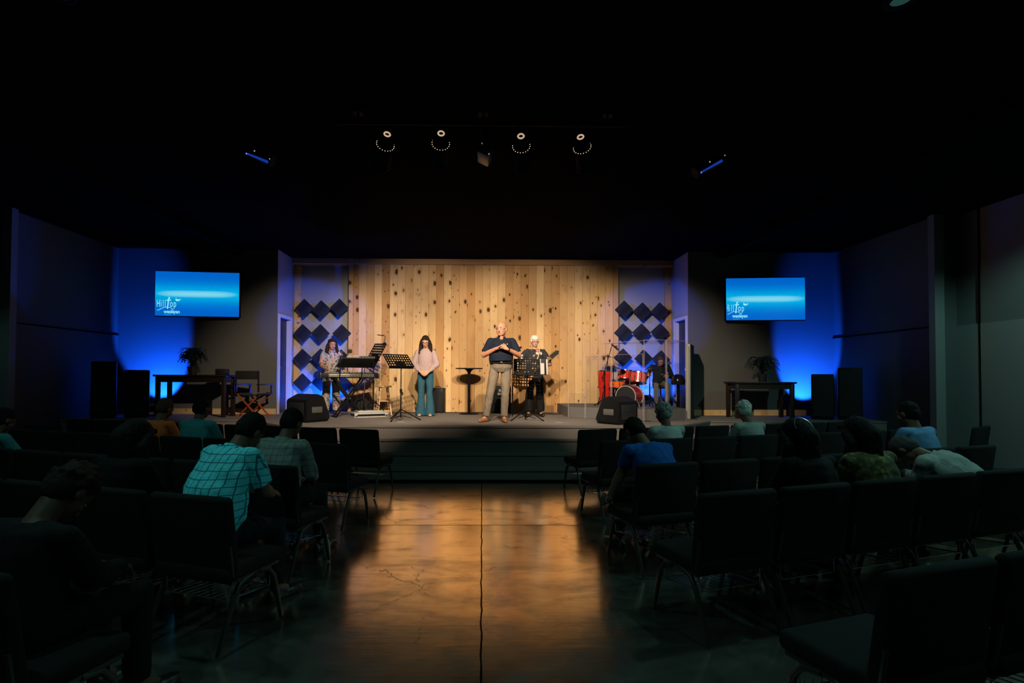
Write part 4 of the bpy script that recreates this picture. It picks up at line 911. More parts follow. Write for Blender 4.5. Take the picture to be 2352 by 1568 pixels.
def fern(name, label, loc, rad, hgt, n, seed):
    random.seed(seed)
    t = thing(name, label, 'plant', loc, 0, 'potted plants on the side tables')
    MB().lathe([(0.07, 0), (0.10, 0.14), (0.105, 0.16), (0.09, 0.16), (0.085, 0.12), (0, 0.12)], 24).build('pot', POT, t)
    b = MB()
    for k in range(n):
        a = random.uniform(0, 2 * PI); rr = rad * random.uniform(0.6, 1.05); hh = hgt * random.uniform(0.55, 1.0)
        d = V((math.cos(a), math.sin(a), 0)); p = bez([V((0, 0, 0.12)), d * rr * 0.25 + V((0, 0, 0.12 + hh)), d * rr * 0.75 + V((0, 0, 0.12 + hh)), d * rr + V((0, 0, 0.12 + hh * random.uniform(0.2, 0.6)))], 12)
        side = V((-d.y, d.x, 0))
        for i in range(1, 12):
            tng = (p[i + 1 if i < 12 else i] - p[i - 1]).normalized() if i < 12 else d
            L = 0.055 * math.sin(PI * (i / 12) ** 0.7) + 0.012
            for s in (-1, 1):
                q = p[i] + side * s * L + tng * 0.02
                b.quad(p[i] - tng * 0.012, q - tng * 0.006, q + tng * 0.004, p[i] + tng * 0.012)
        b.tube(p[::3], 0.002, 4)
    b.build('fronds', LEAF, t, smooth=False)
    return t
fern('potted_fern', 'spiky dark fern in a pot on the right side table', (kx(1756, 10.4), 10.4, kz(875, 10.15) + 0.0), 0.34, 0.50, 60, 11)
fern('potted_plant', 'bushy dark plant in a pot on the left side table', (kx(448, 10.4), 10.4, kz(863, 10.1) + 0.0), 0.30, 0.52, 60, 12)
t = thing('small_case', 'small dark box standing on the right end of the left side table', 'box', (kx(512, 10.3), 10.35, kz(863, 10.1)), R(10))
MB().box((0, 0, 0.06), (0.22, 0.16, 0.12), None, 0.01).build('box_body', BLKPL, t)
MB().box((-0.02, -0.082, 0.07), (0.03, 0.003, 0.012)).build('label_plate', CHROME, t)
# director's chair
t = thing('director_chair', 'folding director\'s chair with black canvas and red-brown crossed legs left of the stage door', 'chair', (kx(590, 10.55), 10.5, S), R(-14))
for s in (-1, 1):
    MB().box((s * 0.255, -0.20, 0.70), (0.022, 0.035, 0.42), None, 0.003).box((s * 0.255, 0.20, 0.55), (0.022, 0.035, 0.18), None, 0.003).box((s * 0.255, 0, 0.64), (0.05, 0.46, 0.022), None, 0.004).box((s * 0.255, 0, 0.45), (0.025, 0.46, 0.035), None, 0.003).build('side_frame', DKWOOD, t)
for y, mm in ((0.17, REDWOOD), (-0.17, REDWOOD)):
    for s in (-1, 1): MB().box((0, y + s * 0.013, 0.225), (0.030, 0.022, 0.66), rotm(0, s * 47, 0), 0.003).build('cross_leg', mm, t)
for s in (-1, 1): MB().box((s * 0.235, 0, 0.014), (0.035, 0.44, 0.028), None, 0.003).build('floor_rail', REDWOOD, t)
MB().box((0, -0.205, 0.83), (0.53, 0.010, 0.17), None, 0.003).build('back_canvas', CANVAS, t)
MB().loft([((-0.25, 0, 0.455), 0.19, 0.006, (1, 0, 0)), ((-0.12, 0, 0.425), 0.19, 0.006, (1, 0, 0)), ((0.12, 0, 0.425), 0.19, 0.006, (1, 0, 0)), ((0.25, 0, 0.455), 0.19, 0.006, (1, 0, 0))], 12, V((0, 1, 0))).build('seat_canvas', CANVAS, t)
# ------------------------------------------------------------------ people
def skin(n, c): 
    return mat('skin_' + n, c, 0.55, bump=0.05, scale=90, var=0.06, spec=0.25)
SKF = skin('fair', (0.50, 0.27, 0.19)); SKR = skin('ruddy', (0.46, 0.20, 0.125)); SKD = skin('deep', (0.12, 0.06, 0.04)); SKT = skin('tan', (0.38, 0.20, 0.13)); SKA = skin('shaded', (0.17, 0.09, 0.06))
EYEW = mat('eye_white', (0.7, 0.68, 0.65), 0.3); IRIS = mat('iris', (0.04, 0.03, 0.02), 0.2); LIP = mat('lips', (0.42, 0.14, 0.12), 0.5)
def hairmat(n, c, v=0.35):
    if n in MATS: return MATS[n]
    g = NG(n, 0.8); x = g.sep(); g.b.inputs['Specular IOR Level'].default_value = 0.15
    st = g.noise(g.comb(g.math('MULTIPLY', x[0], 60), g.math('MULTIPLY', x[1], 60), g.math('MULTIPLY', x[2], 9)), 2.0, 3)
    g.color(g.mix(st, tuple(a * (1 - v) for a in c), tuple(min(1, a * (1 + v)) for a in c))); g.bump(st, 0.7, 0.01); return g.m
HDARK = hairmat('dark_brown_hair', (0.022, 0.013, 0.009)); HBLK = hairmat('near_black_hair', (0.010, 0.009, 0.008)); HBR = hairmat('brown_hair', (0.09, 0.045, 0.025))
HWHITE = hairmat('white_hair', (0.62, 0.60, 0.56), 0.2); HDGREY = hairmat('dark_grey_hair', (0.06, 0.06, 0.058), 0.4); HGREY = hairmat('grey_hair', (0.30, 0.30, 0.28), 0.3)

def cloth(n, c, var=0.12, rough=0.85): return mat(n, c, rough, bump=0.25, scale=260, var=var, spec=0.2)
def plaid(n, base, line, pale, per=0.062):
    g = NG(n, 0.85); x = g.sep()
    wob = g.math('MULTIPLY', g.math('SUBTRACT', g.noise(None, 5, 2), 0.5), 0.018)
    def ln(v, w_, off=0.0):
        f = g.math('FRACT', g.math('ADD', g.math('DIVIDE', g.math('ADD', v, wob), per), off)); return g.math('LESS_THAN', g.math('ABSOLUTE', g.math('SUBTRACT', f, 0.5)), w_)
    a = g.math('MAXIMUM', ln(x[0], 0.055), ln(x[2], 0.055)); p = g.math('MAXIMUM', ln(x[0], 0.035, 0.42), ln(x[2], 0.035, 0.42))
    c = g.mix(g.math('MULTIPLY', p, 0.5), base, pale); c = g.mix(g.math('MULTIPLY', a, 0.85), c, line); g.color(c); g.bump(g.noise(None, 300, 2), 0.3, 0.003); return g.m
def floral(n, base, cols, scale=16, dens=0.45):
    g = NG(n, 0.85); d = g.noise(None, 3, 2); cellc = g.vor(None, scale, 'Color'); dist = g.math('ADD', g.vor(None, scale), g.math('MULTIPLY', g.math('SUBTRACT', g.noise(None, scale * 3, 2), 0.5), 0.5))
    pick = g.sep(cellc)
    col = g.ramp(pick[0], [(i / len(cols), c) for i, c in enumerate(cols)], 'CONSTANT')
    m_ = g.math('MULTIPLY', g.math('LESS_THAN', dist, 0.44), g.math('LESS_THAN', pick[1], dens))
    g.color(g.mix(m_, base, col)); g.bump(g.noise(None, 260, 2), 0.3, 0.003); return g.m
TEALPLAID = plaid('teal_plaid_cotton', (0.09, 0.82, 0.95), (0.005, 0.05, 0.13), (0.35, 0.80, 0.80), 0.047)
GREYPLAID = plaid('grey_plaid_cotton', (0.22, 0.24, 0.22), (0.09, 0.12, 0.14), (0.34, 0.34, 0.30), 0.05)
FLORALDRESS = floral('pale_floral_cotton', (0.34, 0.29, 0.28), [(0.05, 0.12, 0.11), (0.60, 0.16, 0.12), (0.03, 0.06, 0.09), (0.60, 0.30, 0.26), (0.10, 0.22, 0.16), (0.04, 0.05, 0.07)], 25, 0.95)
DARKFLORAL = floral('black_floral_blouse', (0.012, 0.014, 0.018), [(0.55, 0.30, 0.26), (0.45, 0.16, 0.12), (0.5, 0.4, 0.36), (0.08, 0.12, 0.10)], 13, 0.42)
OLIVEPAT = floral('olive_yellow_print', (0.07, 0.068, 0.022), [(0.20, 0.18, 0.05), (0.03, 0.035, 0.015), (0.14, 0.13, 0.03)], 30, 0.8)
NAVY = cloth('navy_knit', (0.007, 0.011, 0.022)); KHAKI = cloth('khaki_twill', (0.19, 0.15, 0.112)); PINKB = cloth('pale_pink_blouse', (0.37, 0.265, 0.26))
DENIM = cloth('blue_denim', (0.024, 0.085, 0.125), 0.3); BLACKC = cloth('black_cloth', (0.0045, 0.0045, 0.005)); DKBLUE = cloth('dark_trousers', (0.010, 0.011, 0.014))
ORANGE = cloth('orange_cotton', (0.97, 0.18, 0.05)); TEALC = cloth('teal_cotton', (0.06, 0.30, 0.33)); ROYAL = cloth('royal_blue_cotton', (0.006, 0.09, 0.36)); LTBLUE = cloth('light_blue_cotton', (0.13, 0.28, 0.50))
LTGREY = cloth('pale_grey_cotton', (0.34, 0.36, 0.34)); WHITEC = cloth('white_knit', (0.46, 0.48, 0.46)); GREYC = cloth('grey_cotton', (0.26, 0.27, 0.25)); TANLTH = mat('tan_leather', (0.32, 0.13, 0.05), 0.45, var=0.2, scale=30)
BLKLTH = mat('black_leather', (0.01, 0.01, 0.01), 0.35); DRUMMERS = cloth('black_shirt_cloth', (0.012, 0.016, 0.018)); KHAKI2 = cloth('grey_tan_trousers', (0.20, 0.17, 0.13))

def hand(b, wr, f, nrm, side, curl=0.5, k=1.0, spread=0.10):
    """wr wrist, f finger direction, nrm palm normal (towards what is held), side +1/-1 thumb side sign"""
    f = V(f).normalized(); nrm = V(nrm); nrm = (nrm - f * nrm.dot(f)).normalized(); x = f.cross(nrm) * side; wr = V(wr)
    b.cap(wr - f * 0.02, 0.026 * k, wr + f * 0.02, 0.024 * k, 10)
    offs = (0.031, 0.011, -0.010, -0.030); ln = (0.072, 0.080, 0.074, 0.058); kn = (0.088, 0.092, 0.087, 0.079)
    for i in range(4):
        kp = wr + f * kn[i] * k + x * offs[i] * k
        b.cap(wr + f * 0.015 + x * offs[i] * 0.6 * k, 0.016 * k, kp, 0.0125 * k, 8)
        p = kp; ang = 0.0; dirf = (f + x * spread * (offs[i] / 0.03)).normalized(); r0 = 0.0098 * k
        for j, (fr_, da) in enumerate(((0.45, 0.55), (0.31, 0.75), (0.24, 0.5))):
            ang += curl * da * 1.5
            d = dirf * math.cos(ang) + nrm * math.sin(ang); q = p + d * ln[i] * fr_ * k
            b.cap(p, r0, q, r0 * 0.92, 8); p = q; r0 *= 0.92
    tb = wr + f * 0.025 * k + x * 0.026 * k; t1 = tb + (f * 0.6 + x * 0.72 + nrm * 0.25).normalized() * 0.042 * k; t2 = t1 + (f * 0.85 + x * 0.25 + nrm * 0.45).normalized() * 0.032 * k; t3 = t2 + (f * 0.85 + nrm * 0.5).normalized() * 0.024 * k
    b.cap(tb, 0.015 * k, t1, 0.0118 * k, 8); b.cap(t1, 0.0112 * k, t2, 0.0105 * k, 8); b.cap(t2, 0.0103 * k, t3, 0.009 * k, 8)

def stand_pose(h=1.75, lean=0.0):
    k = h / 1.75
    j = dict(P=(0, 0, .95), C=(0, .01 + lean * .3, 1.22), N=(0, -.01 + lean, 1.47), H=(0, .03 + lean * 1.3, 1.620))
    for s, n in ((1, 'R'), (-1, 'L')):
        j['sh' + n] = (s * .185, -.01 + lean, 1.41); j['el' + n] = (s * .25, -.03 + lean, 1.12); j['wr' + n] = (s * .24, .08 + lean, .88); j['f' + n] = (0, .1, -1); j['pn' + n] = (-s, 0, 0)
        j['hi' + n] = (s * .095, 0, .90); j['kn' + n] = (s * .11, .02, .50); j['an' + n] = (s * .13, -.02, .085); j['to' + n] = (s * .16, .15, .03)
    return {a: (V(v) * k if a[0] not in 'fp' else V(v)) for a, v in j.items()}
def sit_pose(lean=15, bow=25, seat=0.47, tk=1.0, side=0.0, arms='lap'):
    P = V((0, -.06, seat + .10)); u1 = V((side * .5, math.sin(R(lean * .6)), math.cos(R(lean * .6)))).normalized(); u2 = V((side, math.sin(R(lean * 1.15)), math.cos(R(lean * 1.15)))).normalized(); u3 = V((side * .8, math.sin(R(lean * 1.1 + bow * .7)), math.cos(R(lean * 1.1 + bow * .7)))).normalized()
    C = P + u1 * .27 * tk; N = C + u2 * .25 * tk; H = N + u3 * .140 + V((0, .02, 0))
    j = dict(P=P, C=C, N=N, H=H)
    for s, n in ((1, 'R'), (-1, 'L')):
        sh = N - u2 * .055 + V((s * .19, .0, 0)); j['sh' + n] = sh
        if arms == 'lap':
            j['wr' + n] = V((s * .09, .34, seat + .20)); j['f' + n] = V((-s * .6, .6, -.35)); j['pn' + n] = V((0, 0, -1))
        else:
            j['wr' + n] = V((s * .06, .42, seat + .26)); j['f' + n] = V((-s * .7, .5, .1)); j['pn' + n] = V((0, -.3, -1))
        el = (sh + j['wr' + n]) / 2 + V((s * .075, -.06, -.07)); 
        j['el' + n] = el
        j['hi' + n] = V((s * .095, -.02, seat + .07)); j['kn' + n] = V((s * .13, .40, seat + .06)); j['an' + n] = V((s * .13, .40, .09)); j['to' + n] = V((s * .15, .56, .035))
    return j

def person(label, loc, rz, J, skinm=SKF, hair=('short', HDARK), top=(NAVY, 'short'), bottom=(DKBLUE, 'trousers'), shoes=BLKLTH, build_=1.0, belly=0.0, depth=1.0, head=(0, 0, 0), glasses=False, voxel=0.0075, group=None, face=True, curl=(0.5, 0.5), hk=1.0, wr_=0.006, barefoot=False, legk=1.0, collar=None, tuck=None, neck=.050, jaw=1.0):
    t = thing('person', label, 'person', loc, rz, group)
    Rh = rotm(*head); H = J['H']
    def h(p): return H + Rh @ (V(p) * hk)
    w_ = build_; dpt = depth
    P, C, N = J['P'], J['C'], J['N']
    def secs(inf, lo=-0.06):
        up1 = (C - P).normalized(); up2 = (N - C).normalized()
        q = [(P + up1 * lo, .150 * w_ + inf, .105 * dpt + inf), (P + up1 * .02, .165 * w_ + inf, (.115 + belly * .3) * dpt + inf), (P.lerp(C, .45) + V((0, belly * .35, 0)), (.150 + belly * .35) * w_ + inf, (.110 + belly * .8) * dpt + inf),
             (P.lerp(C, .85) + V((0, belly * .30, 0)), (.155 + belly * .25) * w_ + inf, (.115 + belly * .7) * dpt + inf), (C.lerp(N, .35), .172 * w_ + inf, .118 * dpt + inf), (C.lerp(N, .70), .165 * w_ + inf, .105 * dpt + inf), (C.lerp(N, .93), .090 * w_ + inf, .075 + inf), (N + up2 * .02, .060 + inf, .058 + inf)]
        if lo > 0: q.pop(1)
        return [(a, b_, c_, up1.lerp(up2, min(1, i / 6))) for i, (a, b_, c_) in enumerate(q)]
    # ---- body: one continuous surface
    b = MB()
    b.loft(secs(-0.022), 24)
    b.cap(N - (N - C).normalized() * .04, .058, H + Rh @ V((0, -.015, -.06)), neck, 14)
    b.ell(h((0, -.008, .028)), (.077 * hk, .094 * hk, .084 * hk), Rh, 24, 16)
    b.ell(h((0, .022, -.035)), (.060 * hk * jaw, .070 * hk, .075 * hk), Rh, 20, 14)
    b.ell(h((0, .052, -.078)), (.034 * hk * jaw ** 2, .034 * hk, .026 * hk), Rh, 14, 10)
    b.cap(h((0, .088, .012)), .009 * hk, h((0, .106, -.026)), .0145 * hk, 10)
    b.cap(h((-.030, .080, .030)), .010, h((.030, .080, .030)), .010, 8)
    for s in (-1, 1):
        b.ell(h((s * .077, -.008, -.008)), (.010 * hk, .020 * hk, .032 * hk), Rh, 12, 8)
        b.ell(h((s * .036, .064, -.022)), (.022 * hk, .022 * hk, .024 * hk), Rh, 12, 8)
    for n, s in (('R', 1), ('L', -1)):
        sh, el, wr = J['sh' + n], J['el' + n], J['wr' + n]
        b.cap(C.lerp(N, .72), .058, sh, .046 * w_, 12); b.cap(sh, .047 * w_, sh.lerp(el, .5), .046 * w_, 12); b.cap(sh.lerp(el, .5), .046 * w_, el, .039 * w_, 12)
        b.cap(el, .040 * w_, el.lerp(wr, .35), .041 * w_, 12); b.cap(el.lerp(wr, .35), .041 * w_, wr, .025 * w_, 12)
        hand(b, wr, J['f' + n], J['pn' + n], s * J.get('ts', 1), curl[0] if n == 'R' else curl[1])
        hi, kn, an, to = J['hi' + n], J['kn' + n], J['an' + n], J['to' + n]
        b.cap(hi, .078 * legk, kn, .050 * legk, 14); b.cap(kn, .050 * legk, kn.lerp(an, .35) + V((0, -.012, 0)), .050 * legk, 14); b.cap(kn.lerp(an, .35) + V((0, -.012, 0)), .048 * legk, an, .033, 14)
        hd = (to - an); hd.z = 0; hd.normalize()
        b.cap(an - hd * .03 + V((0, 0, -.035)), .030, to + V((0, 0, -.002)), .026, 10); b.cap(an, .035, an.lerp(to, .5), .03, 10)
        if barefoot:
            sd = V((-hd.y, hd.x, 0))
            for q in range(5): b.cap(to + sd * (q - 2) * .014 + V((0, 0, -.006)), .010, to + sd * (q - 2) * .015 + hd * (.03 - .004 * abs(q - 2)) + V((0, 0, -.01)), .009, 8)
    body = b.build('body', skinm, t, voxel=voxel, relax=1)
    # ---- face details
    if face:
        for s in (-1, 1):
            b = MB().ell(h((s * .029, .0745, .008)), (.0135 * hk, .0120 * hk, .0052 * hk), Rh, 14, 10); e = b.build('eye', EYEW, t)
            MB().ell(h((s * .029, .0840, .0075)), (.0050 * hk, .0035 * hk, .0046 * hk), Rh, 12, 8).build('iris', IRIS, e)
            MB().cap(h((s * .046, .081, .031)), .0030, h((s * .017, .092, .034)), .0042, 6).build('eyebrow', hair[1], t)
        MB().ell(h((0, .085, -.056)), (.022 * hk, .009 * hk, .0052 * hk), Rh, 14, 8).ell(h((0, .083, -.063)), (.018 * hk, .009 * hk, .0058 * hk), Rh, 14, 8).build('lips', LIP, t)
    if glasses:
        b = MB()
        for s in (-1, 1):
            b.tube([h((s * (.031 + .022 * math.cos(a)), .100, .008 + .016 * math.sin(a))) for a in [k * PI / 8 for k in range(16)]], .0022, 6, True)
            b.cyl(h((s * .053, .098, .012)), h((s * .078, .0, .006)), .002)
        b.cyl(h((-.010, .101, .012)), h((.010, .101, .012)), .0022); b.build('glasses', FRAME if glasses != 'thin' else CHROME, t)
    # ---- hair
    kind, hm = hair
    b = MB()
    if kind != 'bald':
        b.ell(h((0, -.022, .042)), (.085 * hk, .096 * hk, .090 * hk), Rh, 24, 16)
        b.ell(h((0, -.045, .0)), (.080 * hk, .070 * hk, .085 * hk), Rh, 20, 12)
    if kind == 'bald':
        for s in (-1, 1): b.ell(h((s * .062, -.045, .005)), (.020, .045, .040), Rh, 14, 10)
        b.ell(h((0, -.075, -.005)), (.062, .030, .045), Rh, 14, 10)
    if kind in ('long', 'bob'):
        L = .33 if kind == 'long' else .12
        dn = V((0, 0, -1))
        for s in (-1, 1):
            p = [h((s * .066, .020, .060)), h((s * .088, .012, .0)), h((s * .100, .006, -.07)), H + Rh @ V((s * .112, .025, -.07)) + dn * L * .45, H + Rh @ V((s * .092, .065, -.07)) + dn * L * .9]
            for a, c2, r0, r1 in zip(p, p[1:], (.024, .032, .036, .036), (.032, .036, .036, .016)): b.cap(a, r0, c2, r1, 10)
        p = [h((0, -.06, .03)), h((0, -.085, -.05)), H + Rh @ V((0, -.085, -.06)) + dn * L * .5, H + Rh @ V((0, -.075, -.05)) + dn * L * .95]
        for a, c2, r0, r1 in zip(p, p[1:], (.075, .078, .080), (.078, .080, .040)): b.cap(a, r0, c2, r1, 14)
        b.cap(h((-.045, .055, .088)), .022, h((.052, .045, .084)), .024, 10)
    if kind == 'curly':
        rs = random.Random(int(abs(loc[0] * 100)))
        for k in range(70):
            th = rs.uniform(0, 2 * PI); ph = rs.uniform(-.35, 1.5)
            p = V((.084 * math.cos(th) * math.cos(ph), -.025 + .092 * math.sin(th) * math.cos(ph), .035 + .090 * math.sin(ph)))
            if p.y > .045 and p.z < .06: continue
            b.ell(h(p), rs.uniform(.014, .024), None, 8, 6)
    if kind == 'bun':
        b.ell(h((0, -.10, .06)), .045, None, 14, 10)
    if kind == 'swept':
        b.cap(h((-.040, .062, .075)), .024, h((.050, .050, .070)), .028, 10); b.ell(h((0, -.03, .068)), (.088, .088, .072), Rh, 20, 14)
        for s in (-1, 1): b.ell(h((s * .076, -.005, .03)), (.018, .04, .05), Rh, 12, 10)
    b.build('hair', hm, t, voxel=.008, relax=1 if kind != 'curly' else 0, wrinkle=.005 if kind not in ('bald',) else .001, wscale=.03)
    # ---- bottoms
    bm_, bk = bottom
    b = MB(); u1 = (C - P).normalized(); Pr = [(P - u1 * .08, .140 * w_, .105 * dpt), (P, .172 * w_, (.125 + belly * .25) * dpt), (P + u1 * .09, (.160 + belly * .2) * w_, (.118 + belly * .5) * dpt)]
    if bk != 'none':
        b.loft([(a, q, r_, u1) for a, q, r_ in Pr], 24)
        for n, s in (('R', 1), ('L', -1)):
            hi, kn, an = J['hi' + n], J['kn' + n], J['an' + n]
            if bk == 'long_skirt': continue
            end = kn.lerp(an, .93) if bk != 'shorts' else hi.lerp(kn, .9)
            if bk == 'shorts': b.cap(hi, .090 * legk, hi, .09, 12); b.cyl(hi, kn.lerp(hi, .1), .092 * legk, .075 * legk, 16)
            else:
                r0, r1, r2 = (.088 * legk, .064 * legk, .056 * legk)
                if bk == 'flare': r1, r2 = .066, .108
                if bk == 'wide': r1, r2 = .078, .088
                b.cap(hi, r0, kn, r1, 16)
                if bk == 'flare': b.cyl(kn, kn.lerp(an, .3), r1, .070, 18); b.cyl(kn.lerp(an, .28), an + V((0, .01, -.055)), .069, r2, 18)
                else: b.cyl(kn, end, r1, r2, 18)
        if bk == 'long_skirt':
            b.loft([(P + V((0, 0, .05)), .15, .12), (P - V((0, 0, .12)), .185, .15), (P - V((0, 0, .45)), .19, .16), (P - V((0, 0, .84)), .215, .18), (P - V((0, 0, .86)), .20, .165)], 28)
        b.build('long_skirt' if bk == 'long_skirt' else ('shorts' if bk == 'shorts' else 'trousers'), bm_, t, voxel=voxel * 1.2, relax=1, wrinkle=wr_ * 1.5, wscale=.09)
    # ---- top
    tm, tk = top
    u_ = (N - C).normalized(); b = MB(); b.loft(secs(0.012 if tk != 'loose' else .024, tuck if tuck is not None else (-0.02 if tk != 'tunic' else -.16))[:-1], 28)
    for n, s in (('R', 1), ('L', -1)):
        sh, el, wr = J['sh' + n], J['el' + n], J['wr' + n]
        b.cap(C.lerp(N, .66), .072 * w_, sh, .056 * w_, 14); b.cap(N - u_ * .035, .045, sh + (C - sh) * .06, .040 * w_, 12)
        if tk in ('short', 'loose', 'tunic'):
            e = sh.lerp(el, .80); b.cap(sh, .057 * w_, sh.lerp(e, .5), .058 * w_, 16); b.cyl(sh, e, .057 * w_, .060 * w_ + (.01 if tk != 'short' else 0), 18)
        if tk == 'long':
            b.cap(sh, .057 * w_, el, .052 * w_, 14); b.cyl(el, el.lerp(wr, .95), .052 * w_, .040 * w_, 16)
        if tk == 'puff':
            b.cap(sh, .056, el, .064, 14); b.cap(el, .064, el.lerp(wr, .55), .058, 14); b.cyl(el.lerp(wr, .5), el.lerp(wr, .88), .056, .030, 16)
    b.build('shirt' if tk != 'puff' else 'blouse', tm, t, voxel=voxel * 1.2, relax=1, wrinkle=wr_, wscale=.08)
    if collar:
        u = (N - C).normalized()
        MB().loft([(N - u * .045, .095, .088, u), (N - u * .005, .078, .074, u), (N + u * .012, .072, .070, u)], 24).build('collar', collar, t, voxel=.006, relax=1)
    # ---- shoes
    if not barefoot:
        for n in ('R', 'L'):
            an, to = J['an' + n], J['to' + n]; hd = (to - an); hd.z = 0; hd.normalize()
            b = MB(); b.cap(V((an.x, an.y, .035)) - hd * .035, .038, V((to.x, to.y, .032)), .036, 14); b.cap(V((an.x, an.y, .07)), .042, V((an.x, an.y, .04)) + hd * .06, .040, 12); b.cap(V((to.x, to.y, .034)) - hd * .05, .042, V((to.x, to.y, .030)) + hd * .025, .032, 12)
            b.build('shoe', shoes, t, voxel=.009, relax=1)
            for v in t.children[-1].data.vertices: v.co.z = max(v.co.z, .002)
    return t, h, J
# ------------------------------------------------------------------ performers
def toloc(J, loc, rz, **kw):
    Mi = Matrix.Rotation(-rz, 3, 'Z')
    for k, v in kw.items(): J[k] = Mi @ (V(v) - V(loc))
    return J
# standing speaker
J = stand_pose(1.80)
J.update(shR=V((.198, -.01, 1.45)), shL=V((-.198, -.01, 1.45)), elR=V((.315, .03, 1.20)), elL=V((-.315, .03, 1.20)), wrR=V((.085, .265, 1.31)), wrL=V((-.085, .295, 1.30)),
         fR=V((-.80, .22, .36)), fL=V((.82, -.02, .42)), pnR=V((-.1, .3, -1)), pnL=V((.1, -1, -.3)), hiR=V((.12, 0, .93)), hiL=V((-.085, 0, .93)), knR=V((.20, .03, .50)), knL=V((-.07, .05, .50)), anR=V((.275, -.02, .085)), anL=V((-.055, 0, .085)), toR=V((.37, .12, .03)), toL=V((-.07, .17, .03)), C=V((.01, .01, 1.24)), N=V((0, -.01, 1.525)), H=V((0, .035, 1.665)))
loc = (kx(1152, 9.2), 9.25, S)
t, h, J = person('bald man in navy polo shirt and khaki trousers standing at the stage edge, hands clasped', loc, R(180), J, SKR, ('bald', HGREY), (NAVY, 'short'), (KHAKI, 'trousers'), TANLTH, 1.16, .075, 1.1, (-3, 0, -22), 'thin', .0058, curl=(.75, .75), hk=1.18, collar=NAVY, legk=1.12, tuck=.105, neck=.064, jaw=1.12)
MB().ell((0, .084, 1.500), (.034, .028, .044), rotm(-14, 0, 0)).build('open_neckline', SKR, t)
b = MB(); b.loft([(J['P'] + V((0, .012, .070)), .216, .172, (0, 0, 1)), (J['P'] + V((0, .014, .108)), .218, .176, (0, 0, 1))], 32); b.build('belt', BLKLTH, t)
MB().box(J['P'] + V((0, .190, .090)), (.05, .012, .035), None, .003).build('belt_buckle', CHROME, t)
MB().cyl(J['wrL'] + V((-.035, -.03, -.005)), J['wrL'] + V((-.012, -.012, -.003)), .036).build('wrist_watch', BLKPL, t)
MB().ell((-.10, .175, 1.39), (.012, .004, .008)).build('chest_emblem', PAPER, t)
# woman in jeans
J = stand_pose(1.66, 0.0)
J.update(elR=V((.235, .02, 1.07)), elL=V((-.235, .02, 1.07)), wrR=V((.075, .20, .905)), wrL=V((-.075, .20, .905)), fR=V((-.75, .35, -.45)), fL=V((.75, .35, -.45)), pnR=V((-.2, -.9, 0)), pnL=V((.2, -.9, 0)), shR=V((.165, -.01, 1.315)), shL=V((-.165, -.01, 1.315)), anR=V((.10, -.02, .08)), anL=V((-.10, -.02, .08)), toR=V((.11, .13, .03)), toL=V((-.11, .13, .03)), hiR=V((.085, 0, .86)), hiL=V((-.085, 0, .86)), knR=V((.085, .02, .47)), knL=V((-.085, .02, .47)), H=V((0, .055, 1.525)))
person('long-haired woman in pale pink blouse and flared blue jeans standing with bowed head', (kx(978, 10.6), 10.62, S), R(180), J, SKF, ('long', HDARK), (PINKB, 'puff'), (DENIM, 'flare'), BLKLTH, .93, .01, .95, (-27, 0, 0), True, .0058, curl=(.6, .6), barefoot=True, legk=.92)
# keyboard player
loc = V((kx(762, 10.9), 10.92, S)); rz = R(204)
J = stand_pose(1.60, .03)
ky = lambda dx, dy, z: KC + Matrix.Rotation(KR, 3, 'Z') @ V((dx, dy, z))
toloc(J, loc, rz, wrR=ky(-.36, .22, .945), wrL=ky(-.06, .20, .945))
J['fR'] = Matrix.Rotation(-rz + KR, 3, 'Z') @ V((0.25, -1, -.12)); J['fL'] = Matrix.Rotation(-rz + KR, 3, 'Z') @ V((.1, -1, -.12)); J['pnR'] = V((0, 0, -1)); J['pnL'] = V((0, 0, -1))
for n, s in (('R', 1), ('L', -1)): J['el' + n] = (J['sh' + n] + J['wr' + n]) / 2 + V((s * .06, -.11, -.10))
J['ts'] = 1
person('woman in floral outfit with shoulder-length brown hair playing the keyboards', loc, rz, J, SKT, ('bob', HDARK), (FLORALDRESS, 'loose'), (FLORALDRESS, 'wide'), TANLTH, .98, .02, 1.0, (-14, 0, 10), False, .0058, curl=(.35, .35), barefoot=True)
# guitar player
loc = V((kx(1229, 10.55), 10.58, S)); rz = R(180)
GL = V((kx(1204, 10.3), 10.33, kz(868, 10.3))); GA = R(38)
def gp(u, v, d=0.0):          # along neck, across, towards camera
    return GL + V((math.cos(GA) * u - math.sin(GA) * v, -d, math.sin(GA) * u + math.cos(GA) * v))
J = stand_pose(1.66)
toloc(J, loc, rz, wrR=gp(-.02, .17, .10), wrL=gp(.50, -.055, .02))
J['fR'] = V((-.55, .1, -.8)); J['pnR'] = V((0, -1, 0)); J['fL'] = V((-.1, .75, .6)); J['pnL'] = V((.5, -.5, .6))
J['elR'] = (J['shR'] + J['wrR']) / 2 + V((.12, -.04, -.10)); J['elL'] = (J['shL'] + J['wrL']) / 2 + V((-.13, -.06, -.12))
t, h, J = person('white-haired woman with glasses in black floral blouse playing an acoustic guitar', loc, rz, J, SKF, ('swept', HWHITE), (DARKFLORAL, 'tunic'), (BLACKC, 'wide'), BLKLTH, 1.02, .03, 1.05, (-8, 0, 4), True, .0058, curl=(.5, .95))
t = thing('acoustic_guitar', 'acoustic guitar held across the white-haired woman\'s body', 'guitar', GL, 0)
MG = Matrix.Rotation(-GA, 4, 'Y')
def outl(sc_=1.0):
    o = []
    for k in range(44):
        a = k * 2 * PI / 44; x = math.cos(a) * .245; wd = .195 if x < 0 else .145
        waist = 1 - .26 * math.exp(-((x - .06) / .075) ** 2)
        o.append(((x - .02) * sc_, math.sin(a) * wd * waist * sc_ * (1.0 + .10 * abs(math.sin(a)))))
    return o
